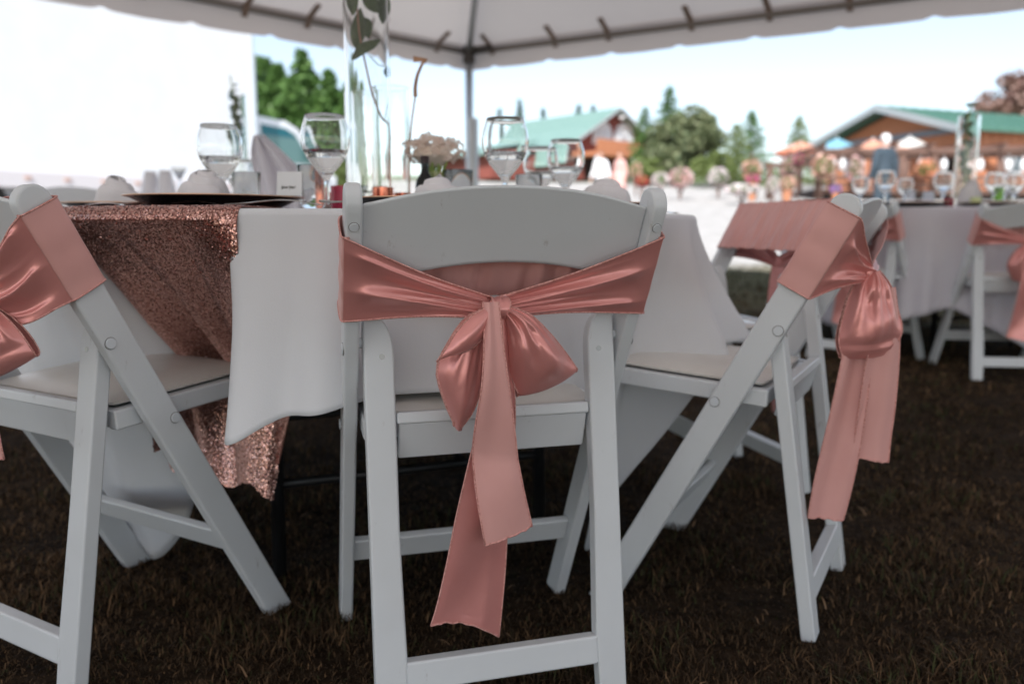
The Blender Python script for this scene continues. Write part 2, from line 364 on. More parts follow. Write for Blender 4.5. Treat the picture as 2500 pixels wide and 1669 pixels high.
# ================================================================= TENT
def eave(x, y, z0=2.58): return z0 - .035*np.clip(8.62-y, 0, 6.7)
def build_tent():
    T = np.array([-.46, 8.62]); r = np.array([math.cos(R(-34.5)), math.sin(R(-34.5))]); l = np.array([math.cos(R(-132.5)), math.sin(R(-132.5))]); S = 12.
    C = [T, T+r*S, T+r*S+l*S, T+l*S]                      # clockwise from the far corner
    peak2 = T+(r+l)*S/2
    root = thing('marquee_tent', 'white frame tent roofing the dinner tables, with a scalloped valance', 'tent', (*T, float(ground_z(*T))))
    org = np.array(root.location)
    mc = sheet('tent_vinyl', (.82, .75, .71), .22, .5, col2=(.77, .69, .65), scale=1.2, bump=.25, bscale=5)
    mp = mat('tent_pole', (.56, .58, .60), .35, metal=.35, col2=(.48, .50, .52), scale=4)
    md = mat('tent_pipe', (.25, .215, .19), .5, metal=.3)
    ms = mat('tent_strap', (.27, .19, .145), .8)
    E3 = lambda p, dz=0: np.array([p[0], p[1], float(eave(p[0], p[1]))+dz]) - org
    pk = np.array([peak2[0], peak2[1], 4.9]) - org
    for k in range(4):
        a, b = C[k], C[(k+1) % 4]
        # roof panel, sagging slightly between the frame
        n1, n2 = 24, 14; G = np.zeros((n1+1, n2+1, 3))
        for i in range(n1+1):
            t = i/n1; e = E3(a*(1-t)+b*t)
            for j in range(n2+1):
                s = j/n2; p = e*(1-s)+pk*s
                p[2] -= .05*math.sin(PI*s)*(1-s)*abs(math.sin(PI*t*6))**.8
                G[i, j] = p
        obj('roof_panel', MB().grid(G), mc, root, smooth=True)
        # valance with round notches in its lower edge
        Ln = np.linalg.norm(b-a); d = (b-a)/Ln; nrm = np.array([d[1], -d[0]])
        if np.dot(nrm, (a+b)/2-peak2) < 0: nrm = -nrm
        ts = []; nsp = .672
        for q in range(int(Ln/nsp)+1):
            for o_, dz in ((-.34, -.0), (-.2, .002), (-.075, .004), (-.045, .012), (-.02, .022), (0, .026), (.02, .022), (.045, .012), (.075, .004), (.2, .002)):
                s = .30+q*nsp+o_
                if 0 < s < Ln: ts.append((s, dz))
        ts = [(0., 0.)]+sorted(ts)+[(Ln, 0.)]
        rows = [[E3(a+d*s)-np.append(nrm*.02, -.012) for s, dz in ts]]
        for h in (0, .33, .66, 1):
            row = []
            for s, dz in ts:
                p = a+d*s
                wob = .012*math.sin(s*4.1+k)*h + .006*math.sin(s*11)*h
                q = E3(p); q[:2] += nrm*(.03+wob); q[2] += .02 - .25*h + dz*h
                row.append(q)
            rows.append(row)
        obj('valance', MB().grid(np.array(rows)), mc, root, smooth=True)
        # eave pipe, intermediate straps
        mb = MB().tube([E3(a, -.05), E3(b, -.05)], .027, 10)
        obj('eave_pipe', mb, md, root, smooth=True)
        for q in range(int(Ln/.70)):
            s = .30+q*.70+.07*math.sin(q*2.3+k); p = a+d*s
            top = E3(p, .0)-np.append(nrm*.10, 0); top[2] += .03
            bot = E3(p, -.10); bot[:2] += nrm*.012
            mb = MB().bar(bot, E3(p, -.02)-np.append(nrm*.03, 0), .048, .014, up=(*nrm, .0)).bar(E3(p, -.02)-np.append(nrm*.03, 0), top-np.append(nrm*.08, -.03), .048, .014, up=(*nrm, 0))
            obj('strap', mb, ms, root)
        # corner hub, pole, hip rafter
        gz = float(ground_z(*a))
        base = np.array([a[0], a[1], gz])-org
        inn = (peak2-a)/np.linalg.norm(peak2-a)
        pc = base.copy(); pc[:2] += inn*.06
        pt = E3(a, -.05); pt[:2] += inn*.06
        obj('pole', MB().tube([pc, pt], .042, 14), mp, root, smooth=True)
        sl = pc.copy(); sl[2] += 1.62
        if k == 0:
            obj('pole_sleeve', MB().tube([pc+np.array([.03, 0, 0]), sl+np.array([.03, 0, 0])], .066, 14), mp, root, smooth=True, angle=40)
        obj('corner_hub', MB().tube([pt+np.array([0, 0, -.12]), pt+np.array([0, 0, .05])], .062, 12).tube([pt, pt+np.append(d, 0)*.28], .036, 10), mat('hub_%d' % k, (.09, .08, .075), .5, metal=.3), root, smooth=True, angle=40)
        hp = pk.copy(); hp[2] -= .10
        mb = MB().tube([pt, pt*.5+hp*.5+np.array([0, 0, -.04]), hp], .034, 10)
        obj('hip_rafter', mb, mp, root, smooth=True)
        mid = (a+b)/2; mb0 = np.array([mid[0], mid[1], float(ground_z(*mid))])-org
        obj('pole', MB().tube([mb0, E3(mid, -.05)], .03, 12), mp, root, smooth=True)
build_tent()

# ================================================================= CHAIRS
A_F = np.array([.39, 0.]); EV = np.array([-.421, .785]); EV = EV/np.linalg.norm(EV); NV = np.array([EV[1], -EV[0]])   # rail axis and its front normal in (y,z)
RW = .052; HX = .2225; RT_ = .022
def railp(x, s, off):
    p = A_F + EV*s + NV*off
    return np.array([x, p[0], p[1]])
def make_chair_meshes():
    parts = []
    # side rails
    for sgn in (-1, 1):
        hw = RW/2; S_top = (.79-hw)/EV[1]
        poly = []
        def edge(off):                       # where that edge meets the ground
            s = -(NV[1]*off)/EV[1]; return s
        poly.append((edge(hw), hw))
        poly.append((S_top-.004, hw))
        for k in range(1, 12):
            a = PI/2 - PI*k/12; poly.append((S_top+hw*math.cos(a)*1.0, hw*math.sin(a)))
        poly.append((S_top-.004, -hw)); poly.append((edge(-hw), -hw))
        x0 = sgn*HX - (RT_ if sgn > 0 else 0)
        P = [railp(x0, s, o) for s, o in poly]
        mb = MB().prism(P, (RT_, 0, 0))
        parts.append(('side_rail', mb.mesh('side_rail'), M_CHAIR, .0045))
        # bolt caps on the outer face and screws on the rear face
        for s, o in ((.567/EV[1]+.0, -.014), (.419/EV[1], .014)):
            c = railp(sgn*HX, s, o); m2 = MB().tube([c+np.array([-sgn*.004, 0, 0]), c+np.array([sgn*.0028, 0, 0])], .0085, 16)
            parts.append(('bolt_cap', m2.mesh('bolt_cap'), M_BOLT, .001))
            parts.append(('gap_shade_ring', MB().tube([c+np.array([-sgn*.003, 0, 0]), c+np.array([sgn*.0006, 0, 0])], .0096, 20).mesh('gap_shade_ring'), M_GAP_SHADE, 0))
        for s, rr in ((.735/EV[1]+.012, .0062), (.703/EV[1]+.012, .0048)):
            c = railp(sgn*(HX-RT_/2), s, -RW/2); nb = np.array([0, -NV[0], -NV[1]])
            m2 = MB().tube([c-nb*.003, c+nb*.0022], rr, 14)
            parts.append(('gap_shade_ring', MB().tube([c-nb*.003, c+nb*.0005], rr+.0008, 16).mesh('gap_shade_ring'), M_GAP_SHADE, 0))
            parts.append(('bolt_cap', m2.mesh('bolt_cap'), M_BOLT, .0006))
    # rear legs: a frame tilted by the leg lean
    py = .086; pz = .567; LL = math.hypot(py, pz); ev = np.array([py/LL, pz/LL]); nv = np.array([-ev[1], ev[0]])   # nv points backwards
    def legp(x, s, o): p = ev*s + nv*o; return np.array([x, p[0], p[1]])
    TH = .026; wo, wi = .1946, .150
    for sgn in (-1, 1):
        top = .612
        poly = [(wo, .0), (wo, top-.006), (wo-.006, top)]
        for k in range(0, 8):
            a = PI/2*k/7; poly.append((wi+.030*(1-math.sin(a))+.006*0, top-.055*(1-math.cos(a)) if k else top))
        poly += [(wi+.001, .30), (wi-.003, .115), (wi, .0)]
        P = [legp(sgn*a, s, -TH/2) for a, s in poly]
        mb = MB().prism(P, legp(0, 0, TH))
        parts.append(('leg', mb.mesh('rear_leg'), M_CHAIR, .004))
        c = legp(sgn*(wi+.018), .552, TH/2)
        nb = np.array([0, nv[0], nv[1]])
        parts.append(('screw', MB().tube([c-nb*.002, c+nb*.0006], .0042, 12).mesh('screw'), M_SCREW, 0))
        parts.append(('pivot_pin', MB().tube([railp(sgn*(HX-RT_-.001), .567/EV[1], 0), railp(sgn*(wo-.003), .567/EV[1], 0)], .008, 12).mesh('pivot_pin'), M_BOLT, 0))
    def crossbar(z0, z1, hw, th, name):
        P = [legp(-hw, z0, -th/2), legp(hw, z0, -th/2), legp(hw, z1, -th/2), legp(-hw, z1, -th/2)]
        return (name, MB().prism(P, legp(0, 0, th)).mesh(name), M_CHAIR, .004)
    parts.append(crossbar(.062, .106, wi-.0005, TH-.001, 'lower_crossbar'))
    parts.append(crossbar(.452, .470, wi-.0005, TH-.003, 'seat_crossbar'))
    # front stretcher
    sA = .145/EV[1]; sB = .190/EV[1]; hx = HX-RT_+.0005
    P = [railp(-hx, sA, -.008), railp(hx, sA, -.008), railp(hx, sB, -.008), railp(-hx, sB, -.008)]
    parts.append(('stretcher', MB().prism(P, railp(0, 0, .016)-railp(0, 0, 0)).mesh('stretcher'), M_CHAIR, .004))
    # backrest panel: arched top and bottom edges, bowed backwards
    n = 28; V = []; Fc = []
    hx = HX-RT_+.001
    for i in range(n+1):
        q = -1+2*i/n; x = q*hx
        zt = .7615+.0275*(1-abs(q)**2.1) + .004*max(0, abs(q)-.9)*10*.4
        zb = .650+.035*(1-abs(q)**2.0)
        bow = -.016*(1-q*q)
        for z, o in ((zt, -.007), (zt, .009), (zb, .009), (zb, -.007)):
            p = railp(x, z/EV[1], o+bow*1.0); p[2] = z; V.append(p)
        if i:
            a, b = (i-1)*4, i*4
            for k in range(4): Fc.append((a+k, a+(k+1) % 4, b+(k+1) % 4, b+k))
    Fc += [(3, 2, 1, 0), (n*4, n*4+1, n*4+2, n*4+3)]
    parts.append(('backrest', MB().add(V, Fc).mesh('backrest'), M_CHAIR, .0055))
    # seat frame: side bars, front bar, deck, rear apron
    mb = MB()
    for sgn in (-1, 1):
        mb.bar((sgn*.184, .092, .434), (sgn*.184, .402, .452), .022, .032)
    mb.bar((-.1729, .390, .4515), (.1729, .390, .4515), .024, .030)
    mb.bar((-.1729, .104, .434), (.1729, .104, .434), .022, .028)
    mb.bar((0, .116, .4385), (0, .377, .4540), .3456, .012)
    parts.append(('seat_frame', mb.mesh('seat_frame'), M_CHAIR, .004))
    ap = [(-.1465, .060, .449), (.1465, .060, .449), (.1465, .076, .392), (-.1465, .076, .392)]
    parts.append(('apron', MB().prism(ap, (0, .014, .004)).mesh('apron'), M_CHAIR, .003))
    # cushion pad
    nx, ny = 15, 15; G = np.zeros((nx, ny, 3)); B = np.zeros((nx, ny, 3))
    for i in range(nx):
        for j in range(ny):
            u_, v_ = -1+2*i/(nx-1), -1+2*j/(ny-1)
            e = (1-abs(u_)**5)*(1-abs(v_)**5)
            x = u_*.179*(1-.03*abs(v_)**4); y = .252+v_*.150*(1-.03*abs(u_)**4)
            z = .4405+(y-.092)*.058
            G[i, j] = (x, y, z+.0165+.011*e**.6+.003*(1-u_*u_)*(1-v_*v_)); B[i, j] = (x*.985, y, z+.0128)
    mb = MB().grid(G).grid(B[:, ::-1])
    ring = [(i, 0) for i in range(nx)]+[(nx-1, j) for j in range(1, ny)]+[(i, ny-1) for i in range(nx-2, -1, -1)]+[(0, j) for j in range(ny-2, 0, -1)]
    mb.grid(np.array([[B[i, j] for i, j in ring], [G[i, j] for i, j in ring]]), cv=True)
    parts.append(('seat_pad', mb.mesh('seat_pad'), M_PAD, -1))
    return parts
CHAIR_PARTS = make_chair_meshes()
CHAIR_GROUP = 'white folding chairs around the dinner tables'
_first = {}
def chair(label, x, y, yaw):
    gz = float(ground_z(x, y))
    t = thing('folding_chair', label, 'chair', (x, y, gz), yaw, CHAIR_GROUP)
    for i, (nm, me, mt, bv) in enumerate(CHAIR_PARTS):
        if i in _first:
            o = _first[i].copy(); COL.objects.link(o); o.parent = t
        else:
            o = obj(nm, me, mt, t, bevel=max(bv, 0), smooth=bv < 0)
            _first[i] = o
    return t
POSE_C = (-.0076, 1.1161, .2742); POSE_R = (.6281, 1.5024, 1.0495); POSE_L = (-.8294, 1.2217, -.5145)
POSE_E = (.76, 2.29, 1.834); POSE_A = (1.65, 3.92, -.875); POSE_B = (2.27, 3.52, -.1)
chair('white folding chair standing alone in front of the table with its back squarely shown', *POSE_C)
chair('white folding chair beside the table whose seat carries the sequin runner', *POSE_L)
chair('white folding chair seen from its side, carrying the bag-like satin bow', *POSE_R)
chair('white folding chair whose backrest front is fully wrapped in pleated rose satin', *POSE_E)
chair('white folding chair behind the hanging satin bow, at the lilac-white table', *POSE_A)
chair('white folding chair at the lilac-white table with its seat pad showing', *POSE_B)
chair('white folding chair whose rounded back shows behind the napkins, near the truck', -2.42, 4.5, -2.2)
def to_local(pose, P):
    x, y, a = pose; gz = float(ground_z(x, y)); c, s = math.cos(a), math.sin(a)
    d = np.asarray(P, float) - np.array([x, y, gz])
    return np.stack([c*d[..., 0]+s*d[..., 1], -s*d[..., 0]+c*d[..., 1], d[..., 2]], -1)
def ray_plane_local(pose, u, v, yl):
    """chair-local point at local depth y=yl on the sight line of photo point (u,v)"""
    x, y, a = pose; n = np.array([-math.sin(a), math.cos(a), 0]); o = np.array([x, y, 0])
    d = ray(u, v); t = (yl + n@o - n@CAM)/(n@d); return to_local(pose, CAM + d*t)

# ================================================================= SASHES
def hem_tube(mb, pts, r=.0014):
    mb.tube(pts, r, 5, mi=1)
def loft(rows, k=4, kc=None):
    """rows: (m, n, 3) control grid -> smooth grid"""
    G = cr_up(np.asarray(rows, float), k)
    G = np.swapaxes(cr_up(np.swapaxes(G, 0, 1), kc or k), 0, 1)
    return G
S0, SW = .702, .130       # where the sash sits along the rail, and its width
def sash_wrap(parent, band_s=(S0, SW), front_high=0., m=None):
    """band round both rails and across the front of the backrest"""
    s0, w = band_s
    path = []
    for x, o in ((-.216, -.0290), (-.2242, -.0290), (-.2262, -.020), (-.2268, 0), (-.2262, .020), (-.2235, .0295)):
        path.append((x, o))
    nx = 60
    for i in range(1, nx): path.append((-.2235+.447*i/nx, .0305+.0012*math.sin(i*1.9)))
    path += [(-x, o) for x, o in reversed(path[:6])]
    wv = random.Random(int(s0*1e4)+int(w*1e3)); wp = [wv.uniform(0, 6) for _ in range(4)]
    NV_ = 9; G = np.zeros((len(path), NV_+1, 3))
    for i, (x, o) in enumerate(path):
        fr = max(0, o)/.03
        for j in range(NV_+1):
            q = j/NV_
            wr = .0016*math.sin(q*9+x*22)*(1 if abs(o) < .029 else .8)
            G[i, j] = railp(x + (math.copysign(wr, x) if abs(x) > .2 else 0), s0+w*q+front_high*fr*q, o + (wr*.8+(.0040*math.sin(x*96+q*3.0+wp[0]+1.6*math.sin(x*19+wp[1]))+.0024*math.sin(x*171-q*2.4+wp[2]))*(.35+.65*math.sin(PI*min(1, q+.25))) if fr > .9 and abs(x) < .2 else 0))
    mb = MB().grid(loft(G, 2, 2)); G2 = loft(G, 2, 2)
    hem_tube(mb, G2[:, 0]); hem_tube(mb, G2[:, -1])
    return obj('wrap_band', mb, [m or M_SATINM, M_HEM], parent, smooth=True)
def sash_back(parent, knot, sgn, seed=0, band_s=(S0, SW), sag=.0, pl=1.):
    """gathered band from a rail's rear edge to the knot"""
    s0, w = band_s; rg = np.random.default_rng(seed)
    nu, nv = 26, 44; G = np.zeros((nu+1, nv+1, 3)); kn = np.asarray(knot, float)
    ph = rg.uniform(0, 6, 6)
    for i in range(nu+1):
        u = i/nu
        for j in range(nv+1):
            q = j/nv
            a = railp(sgn*.2240, s0+w*q, -.0292)
            b = kn + np.array([sgn*.004, 0, (q-.5)*.030])
            g = u**.92
            p = a*(1-g)+b*g
            # lower edge hangs straighter than the upper one, as pulled cloth does
            p[2] -= sag*math.sin(PI*u)*(1-q)
            p[2] += .010*math.sin(PI*u)*(q-.5)*(-1)
            rdg = lambda n_, f_, p_: 1-2*abs(math.sin(PI*(n_*q+f_*u)+p_))**.8
            gr = .22+.78*math.sin(PI*min(1, .16+u*.72))
            pleat = (rdg(2.15, .25, ph[0])*.0062*gr + rdg(3.7, -.35, ph[1])*.0036*u*gr*1.3 + math.sin(2*PI*(1.1*q+.6*u)+ph[2])*.003*math.sin(PI*u) + rdg(6.5, .2, ph[3])*.0016*u*u)*pl
            edge = min(1, 6*q, 6*(1-q)); ud = min(1, u*9)
            p[1] -= .0006 + .0024*ud + (pleat+.004)*ud*(.35+.65*edge)
            G[i, j] = p
    mb = MB().grid(G); hem_tube(mb, G[:, 0]); hem_tube(mb, G[:, -1])
    return obj('back_band', mb, [M_SATIN, M_HEM], parent, smooth=True)
def ribbon(parent, name, L, Rr, dep, fold=None, k=5, nc=14, hemL=True, hemR=True, hemE=True, pleats=0, seed=0, rag=False, m=None, endz=0.):
    """sheet between two edge curves given in chair-local (x,z); dep(s,t) is how far it stands off backwards"""
    L = cr_up(np.asarray(L, float), k); Rr = cr_up(np.asarray(Rr, float), k); n = len(L); rg = np.random.default_rng(seed)
    G = np.zeros((n, nc+1, 3))
    for i in range(n):
        s = i/(n-1)
        for j in range(nc+1):
            t = j/nc; p = L[i]*(1-t)+Rr[i]*t
            y = dep(s, t)
            if fold: y += fold(s, t)
            z = p[-1]+endz*s**7*math.sin(PI*t)**.8
            if rag and i == n-1: z += .0007*math.sin(j*1.3+seed)+rg.uniform(-.0011, .0011)
            G[i, j] = (p[0], -y, z)
    mb = MB().grid(G)
    if hemL: hem_tube(mb, G[:, 0])
    if hemR: hem_tube(mb, G[:, -1])
    if hemE: hem_tube(mb, G[-1], .0014)
    return obj(name, mb, [m or M_SATIN, M_HEM], parent, smooth=True)

def px_curve(pose, pts, yl):
    return [ray_plane_local(pose, u, v, yl)[[0, 2]] for u, v in pts]

def loop_surface(parent, Lc, Rc, y0, bulge, seed=0, dent=.16, lip=0., creases=7, cam=.006, kk=5, name='bow_loop', back=.010, hem=True):
    """a bow loop: front layer from the knot to the fold, then back up behind; Lc/Rc (x,z) edge curves knot -> fold"""
    L = cr_up(np.asarray(Lc, float), kk); Rr = cr_up(np.asarray(Rc, float), kk); n = len(L); nc = 36
    rg = np.random.default_rng(seed); ph = rg.uniform(0, 6.28, 4)
    def front(i, t):
        s = i/(n-1); p = L[i]*(1-t)+Rr[i]*t
        puff = math.sin(PI*min(1, max(0, t*.94+.03)))**.75
        d = bulge*math.sin(PI*min(1, s*.86+.05))**.8*puff
        cw = max(0, 1-s*1.35)
        d += cam*cw**.7*min(1, s*5)*(1-2*abs(math.sin(creases*.5*t*PI+ph[0]))**.8 + .5*math.sin(creases*1.9*t*PI+ph[1]))
        d += bulge*.11*math.sin(2.5*PI*t+ph[2]+2*s)*math.sin(PI*s)
        d += bulge*.10*math.sin(3*PI*s+2.6*PI*t+ph[3])*math.sin(PI*s)*math.sin(PI*t)
        d -= bulge*dent*math.exp(-((s-.40)/.085)**2)*(abs(math.sin(PI*(2.6*t+ph[1])))**3)*math.sin(PI*t)
        d += lip*(math.exp(-((s-.93)/.05)**2)-math.exp(-((s-.83)/.05)**2))*math.sin(PI*t)**.5
        return p, d
    rows = []
    for i in range(n):
        row = []
        for j in range(nc+1):
            p, d = front(i, j/nc); row.append((p[0], y0-d, p[1]))
        rows.append(row)
    last = np.array(rows[-1]); F_ = np.array(rows)
    # fold round at the end, then the back layer
    dep_end = y0-last[:, 1]
    for a in (.25, .5, .75, 1.):
        ang = PI*a; row = []
        for j in range(nc+1):
            r_ = (dep_end[j]+back)/2; cy_ = y0-dep_end[j]+r_
            row.append((last[j, 0], cy_-r_*math.cos(ang), last[j, 2]-min(.012, r_*.8)*math.sin(ang)))
        rows.append(row)
    for i in range(n-2, -1, -2):
        row = []
        for j in range(nc+1):
            t = j/nc; p = L[i]*(1-t)+Rr[i]*t; s = i/(n-1)
            row.append((p[0], y0+back*s+.002, p[1]))
        rows.append(row)
    G = np.array(rows); mb = MB().grid(G)
    if hem: hem_tube(mb, G[:, 0]); hem_tube(mb, G[:, -1])
    return obj(name, mb, [M_SATIN, M_HEM], parent, smooth=True)

def knot_part(parent, c, r=.0115, h=.017):
    mb = MB(); n1, n2 = 18, 12; G = np.zeros((n1, n2+1, 3))
    for i in range(n1):
        a = 2*PI*i/n1
        for j in range(n2+1):
            v = -1+2*j/n2; rr = r*(1-.55*abs(v)**2.4)*(1+.07*math.sin(5*a+3*v))
            G[i, j] = (c[0]+rr*math.cos(a)*1.05, c[1]+rr*math.sin(a)*.8, c[2]+v*h)
    mb.grid(G, cu=True); return obj('knot', mb, M_SATIN, parent, smooth=True)

SASH_GROUP = 'rose satin sashes tied round the chair backs'
def sash_thing(label, pose):
    return thing('chair_sash', label, 'sash', (pose[0], pose[1], float(ground_z(pose[0], pose[1]))), pose[2], SASH_GROUP)

YK = .006          # local y of the hanging bow's base plane
def center_sash():
    P = POSE_C; t = sash_thing('rose satin sash with a full bow and frayed tails, tied on the squarely shown chair', P)
    sash_wrap(t)  # lighter reverse satin paints the light from the front onto this band
    kn = ray_plane_local(P, 1205, 750, YK); kn[1] = YK-.004
    sash_back(t, kn, -1, 3, pl=1.1); sash_back(t, kn, 1, 8, pl=1.)
    knot_part(t, (kn[0], YK-.012, kn[2]-.003))
    c = lambda pts, yl=-.012: px_curve(P, pts, yl)
    # long tail behind
    L = c([(1196, 765), (1186, 880), (1172, 1000), (1152, 1090), (1134, 1170), (1112, 1270), (1092, 1370), (1068, 1470), (1050, 1522)])
    Rr = c([(1238, 765), (1252, 880), (1259, 980), (1262, 1050), (1258, 1130), (1252, 1230), (1248, 1330), (1241, 1430), (1226, 1569)])
    def dep(s, t_): return .012+.006*math.sin(5*s+1)+.0055*math.sin(11*s+3*t_)*math.sin(PI*t_)*s + .008*s*math.sin(4.2*t_+1.5*s) - .012*max(0, t_-.74)*4*min(1, s*1.6) + .003*math.sin(9*t_+2)*(1-s)
    ribbon(t, 'tail', L, Rr, dep, nc=22, rag=True, seed=2, endz=.013)
    # left loop, two layers
    loop_surface(t, c([(1196, 748), (1140, 778), (1098, 838), (1070, 905), (1086, 975), (1112, 1036)]), c([(1205, 752), (1192, 800), (1184, 870), (1176, 940), (1158, 1000), (1128, 1046)]), YK-.012, .026, seed=5, creases=5, cam=.004)
    def depA(s, t_): return .030+.026*math.sin(PI*min(1, s*.8+.1))*math.sin(PI*(.15+.7*t_)) - .010*t_*s
    ribbon(t, 'bow_fold', c([(1192, 750), (1150, 768), (1112, 805), (1084, 850), (1065, 882)], -.03), c([(1200, 758), (1188, 795), (1170, 830), (1140, 856), (1086, 872)], -.03), lambda s, q: depA(s, q), nc=16, hemE=False)
    # right loop
    loop_surface(t, c([(1214, 748), (1230, 790), (1236, 850), (1244, 910), (1268, 962)]), c([(1224, 742), (1288, 764), (1338, 808), (1382, 860), (1412, 902)]), YK-.010, .050, seed=12, creases=5, cam=.009, dent=.22)
    # front tail
    L = c([(1184, 738), (1178, 830), (1170, 940), (1160, 1040), (1160, 1120), (1168, 1220), (1186, 1334)], -.04)
    Rr = c([(1222, 738), (1224, 830), (1238, 940), (1252, 1040), (1264, 1120), (1280, 1200), (1303, 1288)], -.04)
    def depB(s, t_): return .024+.028*math.sin(PI*min(1, s*1.5)) *(.5+.5*(1-s)) + .009*math.sin(2.6*t_+.4)+.005*math.sin(8*s+2.3*t_)*(.4+s) + .012*s*t_ + .0035*math.sin(7.5*t_+1.5*s)*(1-.6*s)
    ribbon(t, 'tail', L, Rr, depB, nc=18, rag=True, seed=4, m=M_SATINM)
    # crossing loop of the knot over the front tail
    mb = MB(); n = 14; G = np.zeros((n, 9, 3))
    for i in range(n):
        a = -PI*.15+PI*1.25*i/(n-1)
        for j in range(9):
            w = (j/8-.5)*.026
            G[i, j] = (kn[0]+.002+w+.003*math.sin(i*.5), YK-.014-.018*math.sin(a), kn[2]-.001+.017*math.cos(a)+.0015*math.sin(j*2+i*.4))
    mb.grid(G); hem_tube(mb, G[:, 0], .0009); hem_tube(mb, G[:, -1], .0009)
    obj('knot_wrap', mb, [M_SATIN, M_HEM], t, smooth=True)
center_sash()

def hanging_bow(t, pose, kn, spec):
    """bow of a sash hanging towards the camera: curves in photo points at the knot's depth"""
    pass
def facing_sash(label, pose, knot_px, yk, loopL, loopR, tails, extra=None, band=(S0, SW), front_high=0., seed=1, pl=1.4, bulge=.03, sag=.0):
    """sash whose bow hangs turned to the camera side; bow curves are lifted to world depth yk around the knot"""
    t = sash_thing(label, pose); sash_wrap(t, band, front_high)
    def W(pts, yk_=yk): return [to_local(pose, at(u, v, yk_)) for u, v in pts]
    kn = to_local(pose, at(*knot_px, yk))
    sash_back(t, kn, -1, seed, band, pl=pl, sag=sag); sash_back(t, kn, 1, seed+1, band, pl=pl, sag=sag)
    a = -pose[2]
    bow = bpy.data.objects.new  # parts are built in a frame turned to the camera axes
    c, s = math.cos(pose[2]), math.sin(pose[2]); gz = float(ground_z(pose[0], pose[1]))
    def spin(o):                      # mesh given in (x_world, depth offset, z) about the knot -> chair local
        V = np.array([v.co[:] for v in o.data.vertices]); kw = at(*knot_px, yk)
        Wd = V.copy(); Wd[:, 1] += kw[1]; Lc = to_local(pose, Wd)
        o.data.vertices.foreach_set('co', Lc.astype(np.float32).ravel()); o.data.update(); return o
    wc = lambda pts: [at(u, v, yk)[[0, 2]] for u, v in pts]
    if loopL: spin(loop_surface(t, wc(loopL), wc(loopR), 0, bulge, seed=seed+3, creases=6, cam=.008, dent=.34, lip=.005))
    for k, (l_, r_, off) in enumerate(tails):
        spin(ribbon(t, 'tail', wc(l_), wc(r_), lambda s_, q, off=off, k=k: off+.004*math.sin(4*s_+k)+.006*math.sin(7.5*q+1.5*s_+k*2)*(1-.35*s_)+.003*math.sin(3*q+5*s_), nc=14, rag=True, seed=seed+k, m=M_SATINM))
    kl = to_local(pose, at(*knot_px, yk)); knot_part(t, kl, .010, .014)
    return t
facing_sash('rose satin sash hanging in a bag-like bow with two long tails', POSE_R, (2122, 665), 1.36,
    [(2118, 664), (2082, 700), (2058, 770), (2046, 830), (2054, 868)], [(2146, 660), (2174, 696), (2190, 756), (2198, 808), (2176, 856)],
    [([(2100, 700), (2070, 800), (2048, 900), (2024, 1020), (1996, 1150), (1976, 1268)], [(2140, 700), (2132, 800), (2126, 900), (2112, 1020), (2090, 1150), (2062, 1272)], -.006),
     ([(2124, 700), (2122, 800), (2104, 900), (2094, 1000), (2088, 1070), (2086, 1118)], [(2180, 700), (2194, 800), (2194, 900), (2186, 1000), (2176, 1070), (2170, 1128)], .004)], seed=21, band=(.716, .150), bulge=.038)
facing_sash('rose satin sash on the chair that carries the sequin runner, its loop swinging out', POSE_L, (-75, 735), 1.10,
    [(-70, 732), (-60, 780), (-55, 850), (-40, 925)], [(-60, 728), (10, 765), (60, 815), (86, 862)],
    [([(-80, 750), (-75, 900), (-70, 1050), (-75, 1100)], [(-50, 750), (-20, 900), (5, 1050), (14, 1118)], .002)], seed=33, band=(.729, .134), pl=1.5, sag=.03)
def plain_sash(label, pose, seed, band=(S0, SW), fh=0., slim=False):
    t = sash_thing(label, pose); sash_wrap(t, band, fh)
    kn = np.array([0, YK-.004, .625]); sash_back(t, kn, -1, seed, band); sash_back(t, kn, 1, seed+1, band); knot_part(t, kn+np.array([0, -.008, 0]))
    if slim:
        loop_surface(t, [(-.03, .63), (-.034, .55), (-.03, .48), (-.02, .42)], [(.03, .63), (.038, .55), (.034, .48), (.02, .42)], YK-.012, .03, seed=seed, creases=6)
    else:
      loop_surface(t, [(-.006, .625), (-.06, .58), (-.085, .52), (-.06, .46)], [(.0, .62), (-.01, .58), (-.012, .52), (-.02, .45)], YK-.012, .035, seed=seed, creases=5)
      loop_surface(t, [(.004, .625), (.012, .57), (.016, .51), (.03, .455)], [(.008, .628), (.06, .60), (.095, .54), (.09, .49)], YK-.012, .04, seed=seed+4, creases=5)
    ribbon(t, 'tail', [(-.02, .61), (-.035, .45), (-.05, .30), (-.065, .20)], [(.02, .61), (.025, .45), (.03, .30), (.02, .18)], lambda s, q: .016+.008*math.sin(5*s+2*q), seed=seed)
    ribbon(t, 'tail', [(.0, .61), (.0, .50), (.005, .38), (.02, .30)], [(.03, .61), (.055, .50), (.075, .38), (.10, .32)], lambda s, q: .03+.006*math.sin(4*s+2*q), seed=seed+2)
    return t
plain_sash('rose satin sash pleated over the whole front of a chair back, tails hanging behind', POSE_E, 41, (.735, .150), .0, True)
plain_sash('rose satin sash glimpsed behind the bag-like bow, on a chair of the lilac-white table', POSE_A, 47)
plain_sash('rose satin sash on the chair whose seat pad shows at the lilac-white table', POSE_B, 53)

